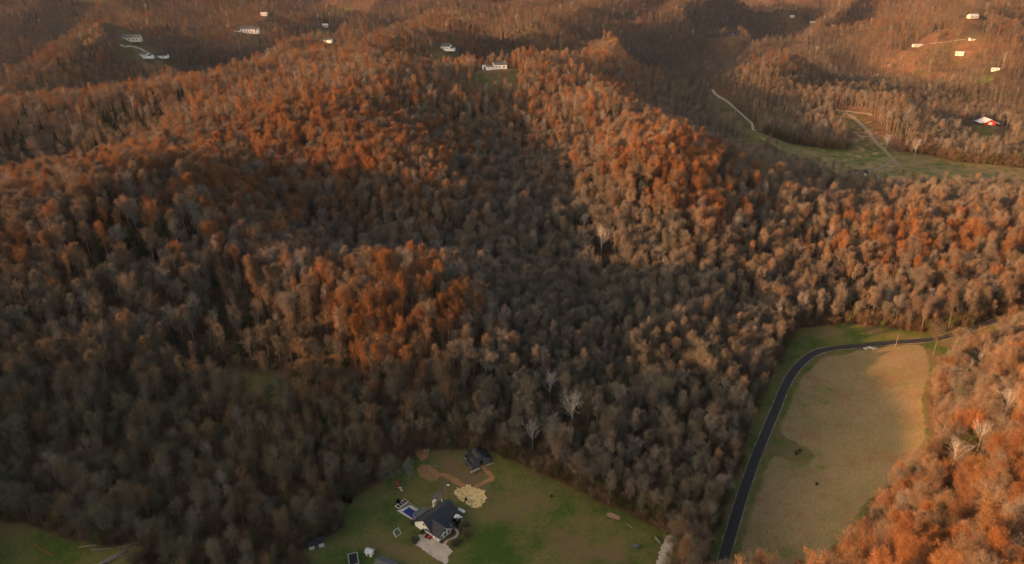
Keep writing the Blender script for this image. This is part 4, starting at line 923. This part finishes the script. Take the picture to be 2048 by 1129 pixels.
bush(1633, 970, .3, [.22,.24,.16], 'low dark weedy clump below the green spot in the field', 0)
bush(1103, 994, .25, [.05,.05,.045], 'small black bush alone on the upper right of the lawn')

# ------------------------------------------------------------------ single trees one can point to
def single(px, py, kind, ht, col, label, name='bare_tree', bark=None, rz=0):
    x, y, z = G(px, py); fm, mt, mc = KINDS[kind]; s_ = ht/NEARV[kind][1]
    put_tree(mt, mc, x, y, z, rz, s_, col, label, 'tree', None, name, 1.0, bark)
W1 = [1, .97, .9]
tr, tw = make_tree(77, 24, 8.5, 'vase', 2)
k_ = len(tw.f)//3; tw2 = MB(); tw2.v = tw.v; tw2.f = tw.f[::4]; tw2.mi = [0]*len(tw2.f)
mt, mc = tr.mesh('trunk', BK['obj']), tw2.mesh('crown', TW['obj'])
SYC = mat('white_bark', (.42, .40, .36), .8, .2, .12, .6)
mtw = tr.mesh('trunk', SYC)
def syc(px, py, s_, label, col=(.62, .56, .47), rz=0, white=True, up=0):
    s_ *= .78; x, y, z = G(px, py, up); put_tree(mtw if white else mt, mc, x, y, z, rz, s_, list(col), label, 'tree', None, 'sycamore', 1.0, [1, 1, 1])
syc(1203, 492, 1.15, 'white barked sycamore with forked limbs alone in the centre of the grey wood', up=9)
syc(1168, 445, .75, 'thin white trunked tree above and left of the white sycamore', rz=2, up=9)
syc(1770, 304, 1.0, 'pale wide bare tree at the foot of the far hillside track', col=(.8, .66, .5), white=False, rz=1)
syc(1828, 318, 1.05, 'pale wide bare tree right of the track on the far meadow edge', col=(.75, .62, .48), white=False, rz=3)
syc(2011, 247, .8, 'golden pale tree with long bare trunk right of the red barn', rz=4)
for i, (px, py, s_, lb) in enumerate([(1913,905,.72,'white limbed tree on the orange slope right of the mown field, lowest of four'), (2016,810,.8,'white limbed tree near the right edge above the orange slope'),
        (1935,735,.66,'slanting white limbed tree at the top of the orange slope'), (1968,860,.6,'slender white limbed tree between its taller pale neighbours on the orange slope'),
        (1747,410,.62,'pale limbed tree on the orange hill below the dark shed'), (1845,405,.66,'pale forked tree right on top of the orange hill behind the field'),
        (1865,585,.6,'pale leaning tree low on the orange hill above the road'), (1800,500,.55,'pale thin tree half way down the orange hill'),
        (1100,775,.85,'grey white tree in the dark hollow above the lawn wood'), (1145,830,1.0,'largest pale crowned tree above the back of the lawn'), (1065,865,.75,'pale fan shaped tree left of the largest pale crown')]):
    syc(px, py, s_, lb, rz=i*1.1, up=9)
single(1866, 712, 0, 19, [.50, .42, .28], 'lone brown tree at the road beside the top right field corner', rz=1)
single(820, 972, 3, 13, [.75, .7, .62], 'thin pale tree with bare trunk standing left of the dirt patch', bark=[.8, .78, .72])
single(786, 975, 2, 14, [.5, .48, .36], 'bushy grey tree above the red slide', rz=2)
single(770, 978, 0, 11, [.45, .48, .33], 'greenish grey tree left of the red slide', rz=3)
single(666, 985, 1, 17, [.6, .5, .42], 'tall bare tree with straight trunk left of the pool lawn', bark=[.7, .68, .62])
single(632, 1075, 3, 15, [.7, .68, .6], 'spreading pale bare tree right behind the small dark roofed shed', bark=[.7, .7, .66])

# ------------------------------------------------------------------ the air
m_ = bpy.data.materials.new('haze'); m_.use_nodes = True; t = m_.node_tree; t.nodes.remove(t.nodes['Principled BSDF'])
pv = t.nodes.new('ShaderNodeVolumePrincipled'); pv.inputs['Density'].default_value = .00002; pv.inputs['Color'].default_value = (.52, .62, 1.0, 1); pv.inputs['Anisotropy'].default_value = .1
t.links.new(pv.outputs[0], t.nodes['Material Output'].inputs['Volume'])
mb = MB(); mb.box((0, 4250, 134), (19000, 14500, 276)); hz_ = mb.build('haze', m_); tag(hz_, kind='stuff'); hz_['label'] = 'thin pinkish air over the far hills'; hz_['category'] = 'haze'
